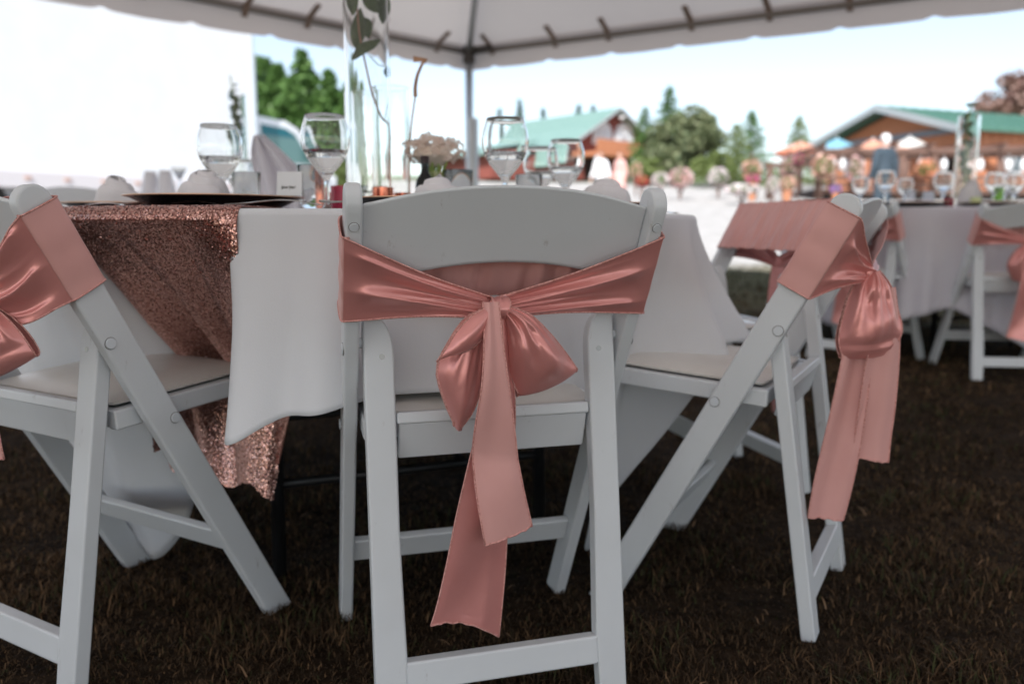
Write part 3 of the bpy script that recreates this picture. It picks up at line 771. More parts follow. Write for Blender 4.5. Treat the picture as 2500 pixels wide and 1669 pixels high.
# ================================================================= TABLES AND CLOTHS
TC = np.array([-.33, 2.0]); TR = .762; ZT = .7605
M_PLY = mat('table_ply', (.36, .24, .14), .6, col2=(.28, .18, .10), scale=6, stretch=(1, 8, 1))
M_TLEG = mat('table_leg_steel', (.03, .03, .032), .4, metal=.5)
def table(label, c, r, ztop, gz):
    t = thing('round_table', label, 'table', (c[0], c[1], gz), 0, 'round dinner tables')
    h = ztop-gz-.004
    obj('tabletop', MB().lathe([(0, h-.022), (r-.012, h-.022), (r-.006, h-.018), (r-.006, h-.004), (r-.012, h), (0, h)], 64), M_PLY, t, smooth=True, angle=30)
    for k in range(4):
        a = PI/4+PI/2*k+.4; x, y = .42*math.cos(a), .42*math.sin(a)
        obj('leg', MB().tube([(x, y, h-.02), (x*1.02, y*1.02, .0)], .014, 10), M_TLEG, t, smooth=True)
    for k in (0, 2):
        a, b = PI/4+PI/2*k+.4, PI/4+PI/2*(k+1)+.4
        obj('brace', MB().tube([(.425*math.cos(a), .425*math.sin(a), .2), (.425*math.cos(b), .425*math.sin(b), .2)], .010, 8), M_TLEG, t, smooth=True)
    return t
def smooth_interp(th, ctrl, k=1, win=1.2):
    ctrl = np.array(ctrl, float); q = np.concatenate([th-3, th, th+3]); n = len(th)
    base = lambda x: np.interp((x+180) % 360-180, ctrl[:, 0], ctrl[:, k])
    acc = np.zeros(n); ws = np.linspace(-2, 2, 9); g = np.exp(-ws**2/1.2); g /= g.sum()
    for w, gg in zip(ws, g): acc += gg*base(th+w*win)
    return acc
def cloth(label, c, r, ztop, ctrl, foldamp, mat_, seed=0, n=900, rows=30, calm=None):
    th = np.linspace(-180, 180, n, endpoint=False); a = np.radians(th); rg = np.random.default_rng(seed); ph = rg.uniform(0, 6.28, 6)
    rb = smooth_interp(th, ctrl, 1); zb = smooth_interp(th, ctrl, 2)
    fold = np.sin(19*a+ph[0]+.9*np.sin(3*a+ph[3])) + .55*np.sin(31*a+ph[1]+1.2*np.sin(2*a+ph[4])) + .3*np.sin(53*a+ph[2])
    amp = np.full(n, foldamp)
    if calm is not None: amp = foldamp*smooth_interp(th, calm, 1)
    G = []
    for q in (0, .5, .9, .975): G.append(np.stack([c[0]+(r-.006)*q*np.cos(a), c[1]+(r-.006)*q*np.sin(a), np.full(n, ztop)], -1))
    for b in (.25, .55, .85): 
        ang = b*PI/2; rr = r-.006+.0105*math.sin(ang); G.append(np.stack([c[0]+rr*np.cos(a), c[1]+rr*np.sin(a), np.full(n, ztop-.0105*(1-math.cos(ang)))], -1))
    for i in range(rows+1):
        s = i/rows; s1 = s**.95
        rr = r+.0045+np.where(rb > r, (rb-r)*s**1.45, (rb-r)*s**.95)+amp*fold*min(1, s*1.15)**1.2
        # pulled-in cloth must not cut back under the rim
        zz = ztop-.0105+(zb-ztop+.0105)*s + .006*np.sin(7*a+ph[5])*s
        G.append(np.stack([c[0]+rr*np.cos(a), c[1]+rr*np.sin(a), zz], -1))
    me = MB().grid(np.array(G), cv=True).mesh('tablecloth')
    o = bpy.data.objects.new('tablecloth', me); me.materials.append(mat_); COL.objects.link(o)
    me.polygons.foreach_set('use_smooth', [True]*len(me.polygons))
    m = o.modifiers.new('solidify', 'SOLIDIFY'); m.thickness = .0016; m.offset = 1
    tag(o, label, 'tablecloth', 'white cloths on the dinner tables'); return o
table('round dinner table under the white cloth and sequin runner', TC, TR, ZT-.002, 0.)
cloth('white tablecloth with long pointed corners, its hem resting on the chair seats', TC, TR, ZT,
    [(-180, .84, .40), (-165, .82, .34), (-153, .76, .30), (-147, .64, .16), (-143.5, .56, .012), (-140, .54, .03), (-135, .51, .13), (-131, .46, .30), (-128, .42, .44), (-101.4, .42, .44), (-99.4, .56, .42), (-97.8, .838, .412), (-95.6, .866, .412), (-93, .842, .44), (-90.5, .82, .458), (-87.5, .85, .462),
     (-84, .824, .474), (-80, .815, .484), (-62, .805, .484), (-57, .80, .42), (-48, .74, .28), (-40, .66, .10), (-36, .61, .03), (-33, .66, .2), (-28.5, .83, .480), (-10, .845, .480), (-5, .84, .38),
     (30, .82, .34), (90, .83, .33), (150, .83, .36), (180, .84, .40)], .011, M_CLOTH, 4,
    calm=[(-180, 1.6), (-150, 1.6), (-140, .7), (-130, .3), (-100, .2), (-95, .35), (-80, .45), (-60, .8), (-30, 2.4), (-5, 3.), (30, 1.2), (180, 1)])
# ---- sequin runner
def runner():
    t = thing('sequin_runner', 'rose gold sequin table runner hanging over the table edge and down between two chairs', 'table runner', (TC[0], TC[1], 0))
    nt_, ns = 60, 110; G = np.zeros((nt_+1, ns+1, 3)); rg = np.random.default_rng(3)
    for i in range(nt_+1):
        q = i/nt_; thR = -96.8; th = None; 
        hemz = .285-.045*q+.012*math.sin(q*17)
        for j in range(ns+1):
            s = j/ns
            qs = q-.30*max(0, s-.32)            # folds slant as the cloth is pulled over the seat
            fold = .042*abs(math.sin(qs*10.5+.9))**.8+.012*math.sin(qs*24+1.2)-.018
            if s < .28:                       # on the table top
                r = .22+(TR-.012-.22)*s/.28; z = ZT+.004
            elif s < .32:
                b = (s-.28)/.04*PI/2; r = TR-.012+.022*math.sin(b); z = ZT+.004-.022*(1-math.cos(b))
            else:
                b = (s-.32)/.68; z0 = ZT-.018
                z = z0+(hemz-z0)*b
                rs = .525+.015*math.sin(q*9); kz = (z0-z)/(z0-.47)
                inn = (TR+.010)+(rs-TR-.010)*min(1, kz)**.8 if kz < 1 else rs+(.575-rs)*min(1, (kz-1)*1.2)
                hang = TR+.012+.012*b
                wq = min(1, max(0, (q-.78)/.20))*max(0, 1-kz)**.5 if kz < 1 else 0
                r = inn*(1-wq)+hang*wq + fold*min(1, kz*1.4)*(1-.3*wq)
            # its left edge swings out over the seat and back in towards the hem
            kk = 0 if s < .32 else (ZT-.018-z)/(ZT-.018-.47)
            thL = np.interp(kk, (0, 1, 1.75), (-138., -147., -129.))
            thr = np.interp(kk, (0, 1, 1.75), (thR, thR, -101.5)); th = R(thL*(1-q)+thr*q)
            G[i, j] = (r*math.cos(th), r*math.sin(th), z)
    base = mat('sequin_backing', (.34, .16, .13), .5, metal=.3, col2=(.24, .10, .08), scale=90)
    o = obj('backing', MB().grid(G), base, t, smooth=True, solid=.0016)
    # sequins: small tilted discs over the cloth
    N = 105000
    fi = RNG.uniform(0, nt_-.001, N); fj = RNG.uniform(.20*ns, ns-.001, N)
    i0, j0 = fi.astype(int), fj.astype(int); a, b = (fi-i0)[:, None], (fj-j0)[:, None]
    P = (G[i0, j0]*(1-a)*(1-b)+G[i0+1, j0]*a*(1-b)+G[i0, j0+1]*(1-a)*b+G[i0+1, j0+1]*a*b)
    du = G[i0+1, j0]-G[i0, j0]; dv = G[i0, j0+1]-G[i0, j0]
    nn = np.cross(dv, du); nn /= np.linalg.norm(nn, axis=1, keepdims=True)+1e-9
    flip = np.sum(nn*np.stack([P[:, 0], P[:, 1], np.full(N, .3)], -1), 1) < 0; nn[flip] *= -1
    tilt = RNG.normal(0, .12, (N, 3)); wild = RNG.random(N) < np.where((fj/ns > .275) & (fj/ns < .36), .22, .035); tilt[wild] *= 3.2; nt2 = nn+tilt; nt2 /= np.linalg.norm(nt2, axis=1, keepdims=True)
    ref = np.tile(np.array([.3, .2, .93]), (N, 1)); ux = np.cross(nt2, ref); ux /= np.linalg.norm(ux, axis=1, keepdims=True); uy = np.cross(nt2, ux)
    rad = RNG.uniform(.0011, .0017, N)[:, None]; Pc = P+nn*.0022
    V = np.stack([Pc+rad*(math.cos(k*PI/3)*ux+math.sin(k*PI/3)*uy) for k in range(6)], 1).reshape(-1, 3)
    F = np.arange(N*6).reshape(N, 6)
    me = fast_mesh('sequins', V, F)
    band = .5+.5*np.sin((fi/nt_-.30*np.clip(fj/ns-.32, 0, 1))*21+2.2+.25*np.sin(fj*.23)); matte = (RNG.random(N) < np.clip(band*2.-.7, .05, .95)*np.clip((fj/ns-.38)*4, 0, 1)).astype(np.float32)
    tone = np.clip(RNG.normal(.5, .3, N), 0, 1)
    for nm, val in (('matte', matte), ('tone', tone)):
        A = me.attributes.new(nm, 'FLOAT', 'POINT'); A.data.foreach_set('value', np.repeat(val, 6).astype(np.float32))
    m = mat('sequins', (.46, .20, .165), .12, metal=1., col2=(.84, .53, .46), attr='tone'); nt = m.node_tree; bs = nt.nodes['Principled BSDF']
    at_ = nt.nodes.new('ShaderNodeAttribute'); at_.attribute_name = 'matte'
    for sock, lo, hi in (('Metallic', 1., .25), ('Roughness', .2, .5)):
        r = nt.nodes.new('ShaderNodeMapRange'); r.inputs[3].default_value = lo; r.inputs[4].default_value = hi
        nt.links.new(at_.outputs['Fac'], r.inputs[0]); nt.links.new(r.outputs[0], bs.inputs[sock])
    stuff(obj('sequins', me, m, t))
runner()

# table to the right (lilac-white) and the one near the truck
T2 = np.array([2.35, 4.5]); G2 = float(ground_z(*T2))-.02; Z2 = .765+G2
T3 = np.array([-1.72, 5.05]); G3 = float(ground_z(*T3)); Z3 = .765+G3
M_CLOTH2 = mat('lilac_white_tablecloth', (.66, .64, .69), .8, col2=(.60, .57, .63), scale=4, bump=.1, bscale=300)
table('round dinner table with the lilac-white cloth', T2, TR, Z2-.002, G2)
cloth('lilac-white tablecloth in soft folds on the table with the leafy tall vase', T2, TR, Z2, [(-180, .84, G2+.22), (-140, .80, G2+.15), (-110, .82, G2+.30), (-80, .80, G2+.05), (-50, .84, G2+.25), (0, .84, G2+.2), (180, .84, G2+.22)], .022, M_CLOTH2, 9, n=500, rows=20)
table('round dinner table with the upturned cups, near the truck', T3, TR, Z3-.002, G3)
cloth('white tablecloth on the table with the upturned cups', T3, TR, Z3, [(-180, .84, G3+.25), (0, .83, G3+.2), (180, .84, G3+.25)], .018, M_CLOTH, 19, n=400, rows=14)

# ================================================================= TABLEWARE
GOB = [(0, 0), (.034, 0), (.0345, .0022), (.013, .0055), (.0065, .014), (.0052, .035), (.0055, .060), (.009, .070), (.0175, .081), (.0310, .098), (.0424, .118), (.0480, .140), (.0462, .162), (.0398, .183), (.0376, .1902),
       (.0368, .1890), (.0383, .183), (.0447, .162), (.0465, .140), (.0409, .1185), (.0293, .0995), (.015, .084), (0, .078)]
WAT = [(0, .0775), (.0155, .0836), (.0298, .0991), (.0414, .1182), (.0428, .1225), (.0418, .1222), (0, .1220)]
def fine(prof, a, b, k=4): return prof[:a]+[tuple(q) for q in cr_up(np.array(prof[a:b]), k)]+prof[b:]
def lathe_obj(name, prof, m, parent, n=40, sc=1., ang=55, loc=None):
    o = obj(name, MB().lathe([(r*sc, z*sc) for r, z in prof], n), m, parent, smooth=True, angle=ang)
    if loc is not None: o.location = loc
    return o
_gob = {}
def copy_part(o, parent):
    c = o.copy(); COL.objects.link(c); c.parent = parent; return c
def goblet(label, u, y, z=ZT, sc=1., water=True, x=None):
    x = xat(u, y) if x is None else x
    t = thing('wine_goblet', label, 'goblet', (x, y, z), RNG.uniform(0, 6), 'stemmed water goblets on the tables'); t.scale = (sc, sc, sc)
    if 'g' in _gob:
        copy_part(_gob['g'], t)
        if water: copy_part(_gob['w'], t)
    else:
        _gob['g'] = lathe_obj('glass', fine(fine(GOB, 16, 23), 2, 14), M_GLASS, t, 64); _gob['w'] = lathe_obj('water', fine(WAT, 0, 5), M_WATER, t, 64)
    return t
TUM = [(0, 0), (.026, 0), (.0275, .002), (.034, .10), (.0338, .1012), (.0325, .10), (.0262, .008), (0, .007)]
def tumbler(label, u, y, z=ZT, sc=1., x=None):
    x = xat(u, y) if x is None else x
    t = thing('tumbler', label, 'tumbler', (x, y, z), 0, 'clear tumblers on the tables'); t.scale = (sc, sc, sc)
    if 't' in _gob: copy_part(_gob['t'], t)
    else: _gob['t'] = lathe_obj('glass', TUM, M_GLASS, t, 40)
    return t
def vase(label, x, y, z, r, h, gems=True):
    t = thing('cylinder_vase', label, 'vase', (x, y, z), 0, 'clear glass cylinder vases')
    w = .0035
    lathe_obj('glass', [(0, 0), (r, 0), (r, h-.001), (r-w/2, h), (r-w, h-.001), (r-w, .012), (0, .012)], M_VASE, t, 56, ang=40)
    if gems:
        mb = MB(); rg = np.random.default_rng(5)
        for k in range(70):
            a = rg.uniform(0, 6.28); rr = (r-w-.0075)*math.sqrt(rg.random()); gz = .018+.0105*(k//18)+rg.uniform(0, .003); s = rg.uniform(.0055, .0072)
            mb.lathe([(0, -s*.62), (s*.7, -s*.45), (s, 0), (s*.7, s*.45), (0, s*.62)], 8, (rr*math.cos(a), rr*math.sin(a), gz))
        stuff(obj('glass_pebbles', mb, M_GEM, t, smooth=True))
    return t
def charger(label, x, y, z=ZT):
    t = thing('charger_plate', label, 'charger plate', (x, y, z), 0, 'black charger plates with copper rims')
    if 'c' in _gob: copy_part(_gob['c'], t); copy_part(_gob['cr'], t); return t
    _gob['c'] = lathe_obj('plate', [(0, 0), (.105, 0), (.118, .003), (.155, .0205), (.158, .0222), (.150, .0212), (.115, .006), (0, .004)], M_BLACK, t, 72, ang=40)
    _gob['cr'] = lathe_obj('rim', [(.1583, .0212), (.1655, .0226), (.1655, .0238), (.1578, .0228), (.1583, .0212)], M_COPPER_RIM, t, 72, ang=40)
    return t
def napkin(label, u, y, z, w, h, seed, x=None, turns=2.3, tilt=0., m=None):
    """a napkin rolled into a loose upright rosette, its outer end falling open"""
    x = xat(u, y) if x is None else x
    t = thing('napkin', label, 'napkin', (x, y, z), random.Random(seed).uniform(-.6, .6), 'white cloth napkins rolled on the plates')
    rg = np.random.default_rng(seed); ph = rg.uniform(0, 6.28, 5); n, m_ = 110, 14; G = np.zeros((n+1, m_+1, 3))
    for i in range(n+1):
        q = i/n; a = q*turns*2*PI+ph[0]
        for j in range(m_+1):
            v = j/m_
            top = h*(1-.42*q**1.5)*(1+.07*math.sin(a+ph[1]))
            r = w/2*(.30+.62*q)*math.cos(v*PI/2*.86)**.42*(1+.10*(1-v)**2) + w*.06*math.sin(3*a+ph[2])*q*(1-v)+w*.02*math.sin(7*a+ph[4])*q*(1-.5*v)
            zz = top*math.sin(v*PI/2)**.85
            G[i, j] = (r*math.cos(a)*1.08+w*.06*v*math.cos(ph[3]), r*math.sin(a)*.85, max(.0008, zz))
    o = obj('folded_cloth', MB().grid(G), m or M_NAPKIN, t, smooth=True, solid=.0014)
    o.rotation_euler = (tilt, 0, 0)
    return t
def votive(label, u, y, z, r, h, m, wick=True):
    t = thing('votive_holder', label, 'votive', (xat(u, y), y, z), 0, 'small glass votive candle holders')
    lathe_obj('cup', [(0, 0), (r*.92, 0), (r*.96, h*.03), (r, h*.5), (r, h), (r-.002, h), (r-.0025, h*.5), (r*.88, .005), (0, .005)], m, t, 36, ang=40)
    if wick:
        lathe_obj('candle', [(0, .006), (r*.82, .006), (r*.82, h*.55), (0, h*.55)], mat('wax', (.85, .8, .72), .5), t, 24, ang=40)
    return t
def squiggle(parent, cx, cz, w, h, y, seed, words=2):
    rg = np.random.default_rng(seed); mb = MB()
    for k in range(words):
        pts = []; x0 = cx-w/2+w*k/words; ww = w/words*.82; n = 26
        for i in range(n+1):
            q = i/n; amp = h*(.75 if i < 6 else .38)
            pts.append((x0+ww*q+.12*ww*math.sin(q*30), y, cz+amp*math.sin(q*30+rg.uniform(-.3, .3))*.5))
        mb.tube(pts, h*.022, 5)
    return obj('lettering', mb, M_INK, parent)
def place_card(label, u, y, z, w, h, rz=0., m=None, text=None, seed=1):
    t = thing('place_card', label, 'place card', (xat(u, y), y, z), rz, 'folded place cards')
    a = .30
    mb = MB(); d = h*math.tan(a*.6)
    for s in (-1, 1):
        P = [(-w/2, s*d, 0), (w/2, s*d, 0), (w/2, s*.0004, h), (-w/2, s*.0004, h)]
        mb.prism(P, (0, -s*.0006, .0))
    obj('card', mb, m or M_CARD, t)
    if text:
        cu = bpy.data.curves.new('txt', 'FONT'); cu.body = text; cu.size = h*.42; cu.shear = .35; cu.align_x = 'CENTER'; cu.space_character = .85
        to = bpy.data.objects.new('txt', cu); COL.objects.link(to)
        me = bpy.data.meshes.new_from_object(to.evaluated_get(bpy.context.evaluated_depsgraph_get())); bpy.data.objects.remove(to)
        me.materials.clear()
        o = obj('lettering', me, M_INK, t)
        o.rotation_euler = (PI/2-math.atan(d/h), 0, 0); o.location = (w*.22, -d*.62-.0009, h*.36)
    else:
        o = squiggle(t, 0, 0, w*.62, h*.28, 0, seed)
        o.rotation_euler = (-math.atan(d/h), 0, 0); o.location = (0, -d*.66-.0008, h*.34)
    return t
def cutlery(label, kind, a, b, z, hump=.012):
    """a fork or spoon lying from handle end a to its head b (x,y)"""
    t = thing(kind, label, kind, (*a, z), math.atan2(b[1]-a[1], b[0]-a[0]), 'cutlery beside the plates')
    L = math.hypot(b[0]-a[0], b[1]-a[1]); mb = MB()
    n = 18; rows = []
    hw = lambda q: .0075*(1-q*2.2)+.004 if q < .25 else (.0036 if q < .68 else (.0036+.009*min(1, (q-.68)/.10)))
    if kind == 'spoon': hw = lambda q: .0075*(1-q*2.2)+.004 if q < .25 else (.0034 if q < .70 else .0034+.0175*math.sin(PI*(q-.70)/.30*.97)**.7)
    e = .80 if kind == 'fork' else 1.
    for i in range(n+1):
        q = e*i/n; w = hw(q); zc = .0016+hump*math.sin(PI*min(1, q/.86))**1.5*(.25+.75*q)
        for_ = [(L*q, -w, zc), (L*q, 0, zc+.0012), (L*q, w, zc), (L*q, 0, zc-.0010)]
        rows.append(for_)
    mb.grid(np.array(rows), cv=True)
    if kind == 'fork':
        for k in range(4):
            yy = -.0105+.007*k
            mb.tube([(L*.79, yy*.9, .0016+hump*.55), (L*.90, yy, .001+hump*.5), (L, yy, .004+hump*.35)], [.0022, .0018, .001], 6)
    return obj_child(t, 'metal', mb)
def obj_child(t, nm, mb): obj(nm, mb, M_STEEL, t, smooth=True, angle=60); return t

def build_tableware():
    # plates: one for each seat shown
    charger('black charger plate with copper rim in front of the runner-laden chair', xat(527, 1.56), 1.56, ZT+.006)
    charger('black charger plate with copper rim behind the squarely shown chair', -.145, 1.50, ZT+.0008)
    charger('black charger plate with copper rim facing the bag-like bow', .165, 1.77, ZT+.0008)
    charger('black charger plate with copper rim half off the runner, by the truck side', -.86, 1.86, ZT+.0008)
    # centre tray
    t = thing('centre_tray', 'round black mirror tray carrying the tall vases', 'tray', (-.30, 2.04, ZT+.006)); lathe_obj('disc', [(0, 0), (.20, 0), (.20, .010), (0, .010)], M_BLACK, t, 64, ang=40)
    lathe_obj('rim', [(.2005, .0005), (.204, .0005), (.204, .012), (.2005, .012), (.2005, .0005)], M_COPPER_RIM, t, 64, ang=40)
    zt = ZT+.0165
    # vases
    v1x = xat(902, 1.95); vase('tallest clear cylinder vase holding a twig with dark leaves', v1x, 1.95, zt, .0525, .66)
    vase('shorter clear cylinder vase behind the bare twig with a flag tip', xat(957, 2.09), 2.09, zt, .047, .305, False)
    vase('shorter clear cylinder vase half hidden behind the tallest vase', xat(884, 2.13), 2.13, zt, .040, .300, False)
    # leafy branch in the tall vase
    br = thing('leafy_branch', 'brown twig with dark green leaves standing in the tallest vase', 'branch', (v1x, 1.95, zt))
    W = lambda pts, y=1.95: [at(u, v, y+dy)-np.array([v1x, 1.95, zt]) for (u, v, dy) in pts]
    stem = cr_up(np.array(W([(948, 440, .0), (951, 318, .0), (930, 285, -.01), (908, 225, -.012), (893, 160, 0), (880, 100, .01), (873, 40, .012), (868, -60, 0), (880, -160, .0)])), 5)
    mw = mat('branch_bark', (.50, .23, .12), .6, col2=(.36, .16, .08), scale=60)
    obj('stem', MB().tube(stem, list(np.linspace(.0026, .0018, len(stem))), 8), mw, br, smooth=True)
    obj('twig', MB().tube(cr_up(np.array(W([(938, 292, 0), (948, 250, .01), (950, 205, .012), (945, 165, 0), (925, 160, -.01), (903, 138, 0)])), 4), .0011, 6), M_STEM, br, smooth=True)
    def leaf(pts, width, nrm_seed, nm='leaf'):
        c = cr_up(np.array(W(pts)), 5); n = len(c); d = c[-1]-c[0]; rg = np.random.default_rng(nrm_seed)
        view = np.array([.1, -1, .25]); side = np.cross(d, view); side /= np.linalg.norm(side); dp = np.cross(side, d/np.linalg.norm(d))
        rows = []
        for i in range(n):
            q = i/(n-1); w = width*math.sin(PI*min(1, q**.8))**.9+.0006
            rows.append([c[i]+side*w*k+dp*(.35*w*abs(k)) for k in (-1, -.5, 0, .5, 1)])
        me = MB().grid(np.array(rows)).mesh('leaf'); A = me.attributes.new('tone', 'FLOAT', 'POINT'); A.data.foreach_set('value', [float(rg.random()) for _ in me.vertices])
        obj(nm, me, M_LEAFD, br, smooth=True, solid=.0006)
    leaf([(858, 148, .0), (885, 122, -.005), (910, 110, -.004), (930, 97, .0)], .0125, 1)
    leaf([(886, -40, -.01), (900, 0, -.015), (915, 22, -.01), (930, 34, 0)], .016, 2)
    leaf([(948, 192, .02), (945, 175, .02), (950, 160, .02)], .007, 3)
    leaf([(868, 120, .02), (876, 70, .025), (880, 20, .02)], .018, 4)
    leaf([(900, 95, .02), (895, 60, .03), (880, 40, .03)], .013, 5)
    leaf([(935, 60, .02), (938, 10, .02), (930, -60, .02)], .014, 6)
    leaf([(862, 40, -.01), (860, -20, .0), (872, -90, .0)], .015, 7)
    leaf([(905, -60, -.01), (935, -90, -.01), (940, -160, .0)], .017, 8)
    # twig with flag tip
    tw = thing('flag_tipped_twig', 'thin bare twig with a small flag-shaped tip, leaning beside the vases', 'twig', (xat(998, 1.93), 1.93, zt))
    o3 = np.array([xat(998, 1.93), 1.93, zt]); Q = lambda pts: [at(u, v, 1.93)-o3 for u, v in pts]
    st = Q([(998, 492), (1000, 380), (1004, 310), (1010, 262), (1014, 236)]); st[0][2] = 0
    obj('lower_stem', MB().tube(cr_up(np.array(st), 4), .0020, 7), M_WOODST, tw, smooth=True)
    up_ = cr_up(np.array(Q([(1014, 236), (1014, 212), (1019, 185), (1028, 163), (1036, 148)])), 4)
    obj('upper_stem', MB().tube(up_, list(np.linspace(.0048, .0030, len(up_))), 8), M_WOODST, tw, smooth=True, angle=60)
    fl = Q([(1009, 137), (1044, 144), (1038, 156), (1028, 150), (1009, 152)]); obj('flag_tip', MB().prism(fl, (0, .004, 0)), M_WOODST, tw)
    # votives
    votive('copper mercury votive holder in front of the tallest vase', 934, 1.885, zt, .0245, .048, M_COPPER)
    votive('magenta votive holder with a white candle beside the nearest goblet', 833, 1.80, ZT+.0008, .0235, .062, M_MAGENTA)
    votive('pinkish copper votive holder between the twig and the short vase', 982, 1.99, zt, .021, .040, M_COPPER)
    votive('copper votive holder behind the tumbler by the nearest goblet', 792, 1.90, ZT+.0008, .021, .052, M_COPPER)
    votive('pair-forming copper votive holder beyond the lettered card, nearer the bouquet', 1174, 2.32, ZT+.0008, .0155, .045, M_COPPER, False)
    votive('pair-forming copper votive holder beyond the lettered card, nearer the goblets', 1203, 2.32, ZT+.0008, .0155, .045, M_COPPER, False)
    # goblets and tumblers
    goblet('stemmed goblet of water standing beside the magenta votive', 797, 1.62, ZT+.0008)
    goblet('stemmed goblet of water between the lettered card and the lilac card', 1232, 1.66, ZT+.0008)
    goblet('stemmed goblet of water near the broad-pleated napkin, with another goblet behind it', 1379, 2.0, ZT+.0008, .97)
    goblet('stemmed goblet mostly hidden behind the one near the lilac card', 1318, 2.24, ZT+.0008)
    goblet('stemmed goblet of water between two napkins in front of the white truck box', 541, 1.78, ZT+.0008)
    goblet('stemmed goblet far across the table, seen beneath the leafy background vase', 592, 2.45, ZT+.0008, .9)
    tumbler('clear tumbler touching the goblet beside the magenta votive', 765, 1.73, ZT+.0008)
    tumbler('clear tumbler behind the lettered card', 1118, 1.93, ZT+.0008, 1.05)
    tumbler('clear tumbler behind the lilac card', 1290, 1.98, ZT+.0008, .98)
    tumbler('clear tumbler between the napkins and the truck', 602, 1.95, ZT+.0008)
    # bottle
    t = thing('small_bottle', 'small dark bottle under the cream blossoms', 'bottle', (xat(1037, 1.85), 1.85, zt))
    lathe_obj('body', [(0, 0), (.0205, 0), (.022, .003), (.022, .052), (.019, .064), (.010, .078), (.0085, .084), (.0085, .100), (0, .100)], M_BOTTLE, t, 32)
    lathe_obj('cap', [(0, .1002), (.0105, .1002), (.0105, .114), (.0095, .116), (0, .116)], mat('bottle_cap', (.03, .012, .014), .4), t, 24, ang=40)
    # bouquet
    bx, by = xat(1062, 1.93), 1.93
    t = thing('bouquet', 'cream blossom bouquet with green stems in a small glass', 'bouquet', (bx, by, zt))
    lathe_obj('glass', [(0, 0), (.027, 0), (.030, .085), (.0288, .085), (.026, .006), (0, .006)], M_GLASS, t, 36)
    mb = MB()
    for k in range(16):
        a = k*2.4; r0 = .014*math.sqrt((k+.5)/16); mb.tube([(r0*math.cos(a), r0*math.sin(a), .008), (r0*1.3*math.cos(a), r0*1.3*math.sin(a), .07), (2.6*r0*math.cos(a), 2.6*r0*math.sin(a), .125)], .0022, 6)
    obj('stems', mb, M_STEM, t, smooth=True)
    N = 430; rg = np.random.default_rng(8); V = []; Fq = []; tone = []
    cxb = xat(1056, 1.93)-bx; zc = .128
    for k in range(N):
        d = rg.normal(0, 1, 3); d /= np.linalg.norm(d)
        if d[2] < -.35: d[2] = -d[2]
        lump = 1+.10*math.sin(7*d[0]+3*d[2])+.08*math.sin(9*d[1]+2)
        p = np.array([cxb+d[0]*.066*lump, d[1]*.052*lump, zc+d[2]*.040*lump])*1.; dn = d+rg.normal(0, .35, 3); dn /= np.linalg.norm(dn)
        ux = np.cross(dn, (.3, .5, .8)); ux /= np.linalg.norm(ux); uy = np.cross(dn, ux); tn = rg.random(); s = rg.uniform(.0052, .0076)
        for m_ in range(4):
            a = m_*PI/2+rg.uniform(-.2, .2); e = ux*math.cos(a)+uy*math.sin(a); f = -ux*math.sin(a)+uy*math.cos(a)
            i0 = len(V); V += [p, p+e*s*.6+f*s*.45+dn*s*.25, p+e*s*1.15+dn*s*.15, p+e*s*.6-f*s*.45+dn*s*.25]; Fq.append([i0, i0+1, i0+2, i0+3]); tone += [tn]*4
    me = fast_mesh('blossoms', np.array(V), np.array(Fq)); A = me.attributes.new('tone', 'FLOAT', 'POINT'); A.data.foreach_set('value', np.array(tone, np.float32))
    stuff(obj('blossoms', me, M_PETAL, t))
    # a green core under the florets
    lathe_obj('flower_core', [(0, .095), (.025, .100), (.048, .122), (.040, .140), (0, .150)], mat('flower_core', (.80, .70, .60), .8), t, 20).location = (cxb, 0, 0)
    # cards
    place_card('large lilac place card lettered Mrs beside the cream blossoms', 1106, 1.62, ZT+.0008, .088, .052, .04, M_CARDP, 'Mrs')
    place_card('small lilac place card between two goblets', 1291, 1.74, ZT+.0008, .047, .046, -.05, M_CARDP, None, 2)
    place_card('small white place card beside the nearest goblet and tumbler', 708, 1.58, ZT+.033, .050, .046, -.08, M_CARD, None, 3)
    # napkins
    napkin('white napkin in a tight rosette in front of the lettered card', 1066, 1.50, ZT+.006, .110, .060, 3)
    napkin('broad white napkin with a wide pleat close to the chair post with bolts', 1470, 1.74, ZT+.006, .135, .070, 11)
    napkin('white napkin rolled high, standing alone before the truck rail', 290, 1.80, ZT+.006, .105, .078, 5)
    napkin('white napkin peaked and crumpled beside the goblet in front of the truck', 500, 1.62, ZT+.012, .120, .074, 7)
    # napkin fanned out of a glass across the table
    t = thing('fanned_napkin', 'large lilac-white napkin fanned open across the table, before the truck cab', 'napkin', (xat(690, 2.40), 2.40, ZT+.0008))
    o4 = np.array([xat(690, 2.40), 2.40, ZT+.0008]); Lp = cr_up(np.array([at(u, v, 2.40)-o4 for u, v in ((618, 335), (612, 380), (622, 440), (648, 520))]), 6); Rp = cr_up(np.array([at(u, v, 2.40)-o4 for u, v in ((640, 330), (700, 385), (748, 440), (770, 520))]), 6)
    G = np.zeros((len(Lp), 31, 3))
    for i in range(len(Lp)):
        for j in range(31):
            q = j/30; G[i, j] = Lp[i]*(1-q)+Rp[i]*q; G[i, j, 1] += .02*math.sin(q*15+i*.05)*(.4+.6*i/len(Lp)); G[i, j, 2] = max(.0008, G[i, j, 2]+.006*math.sin(q*20))
    obj('folded_cloth', MB().grid(G), M_CLOTH2, t, smooth=True, solid=.0016)
    # cutlery
    z = ZT+.0075
    cutlery('fork lying towards the nearest goblet', 'fork', (xat(545, 1.325), 1.325), (xat(838, 1.40), 1.40), ZT+.0075, .014)
    cutlery('spoon lying across the sequins in front of the runner-side plate', 'spoon', (xat(375, 1.40), 1.40), (xat(575, 1.385), 1.385), z, .012)
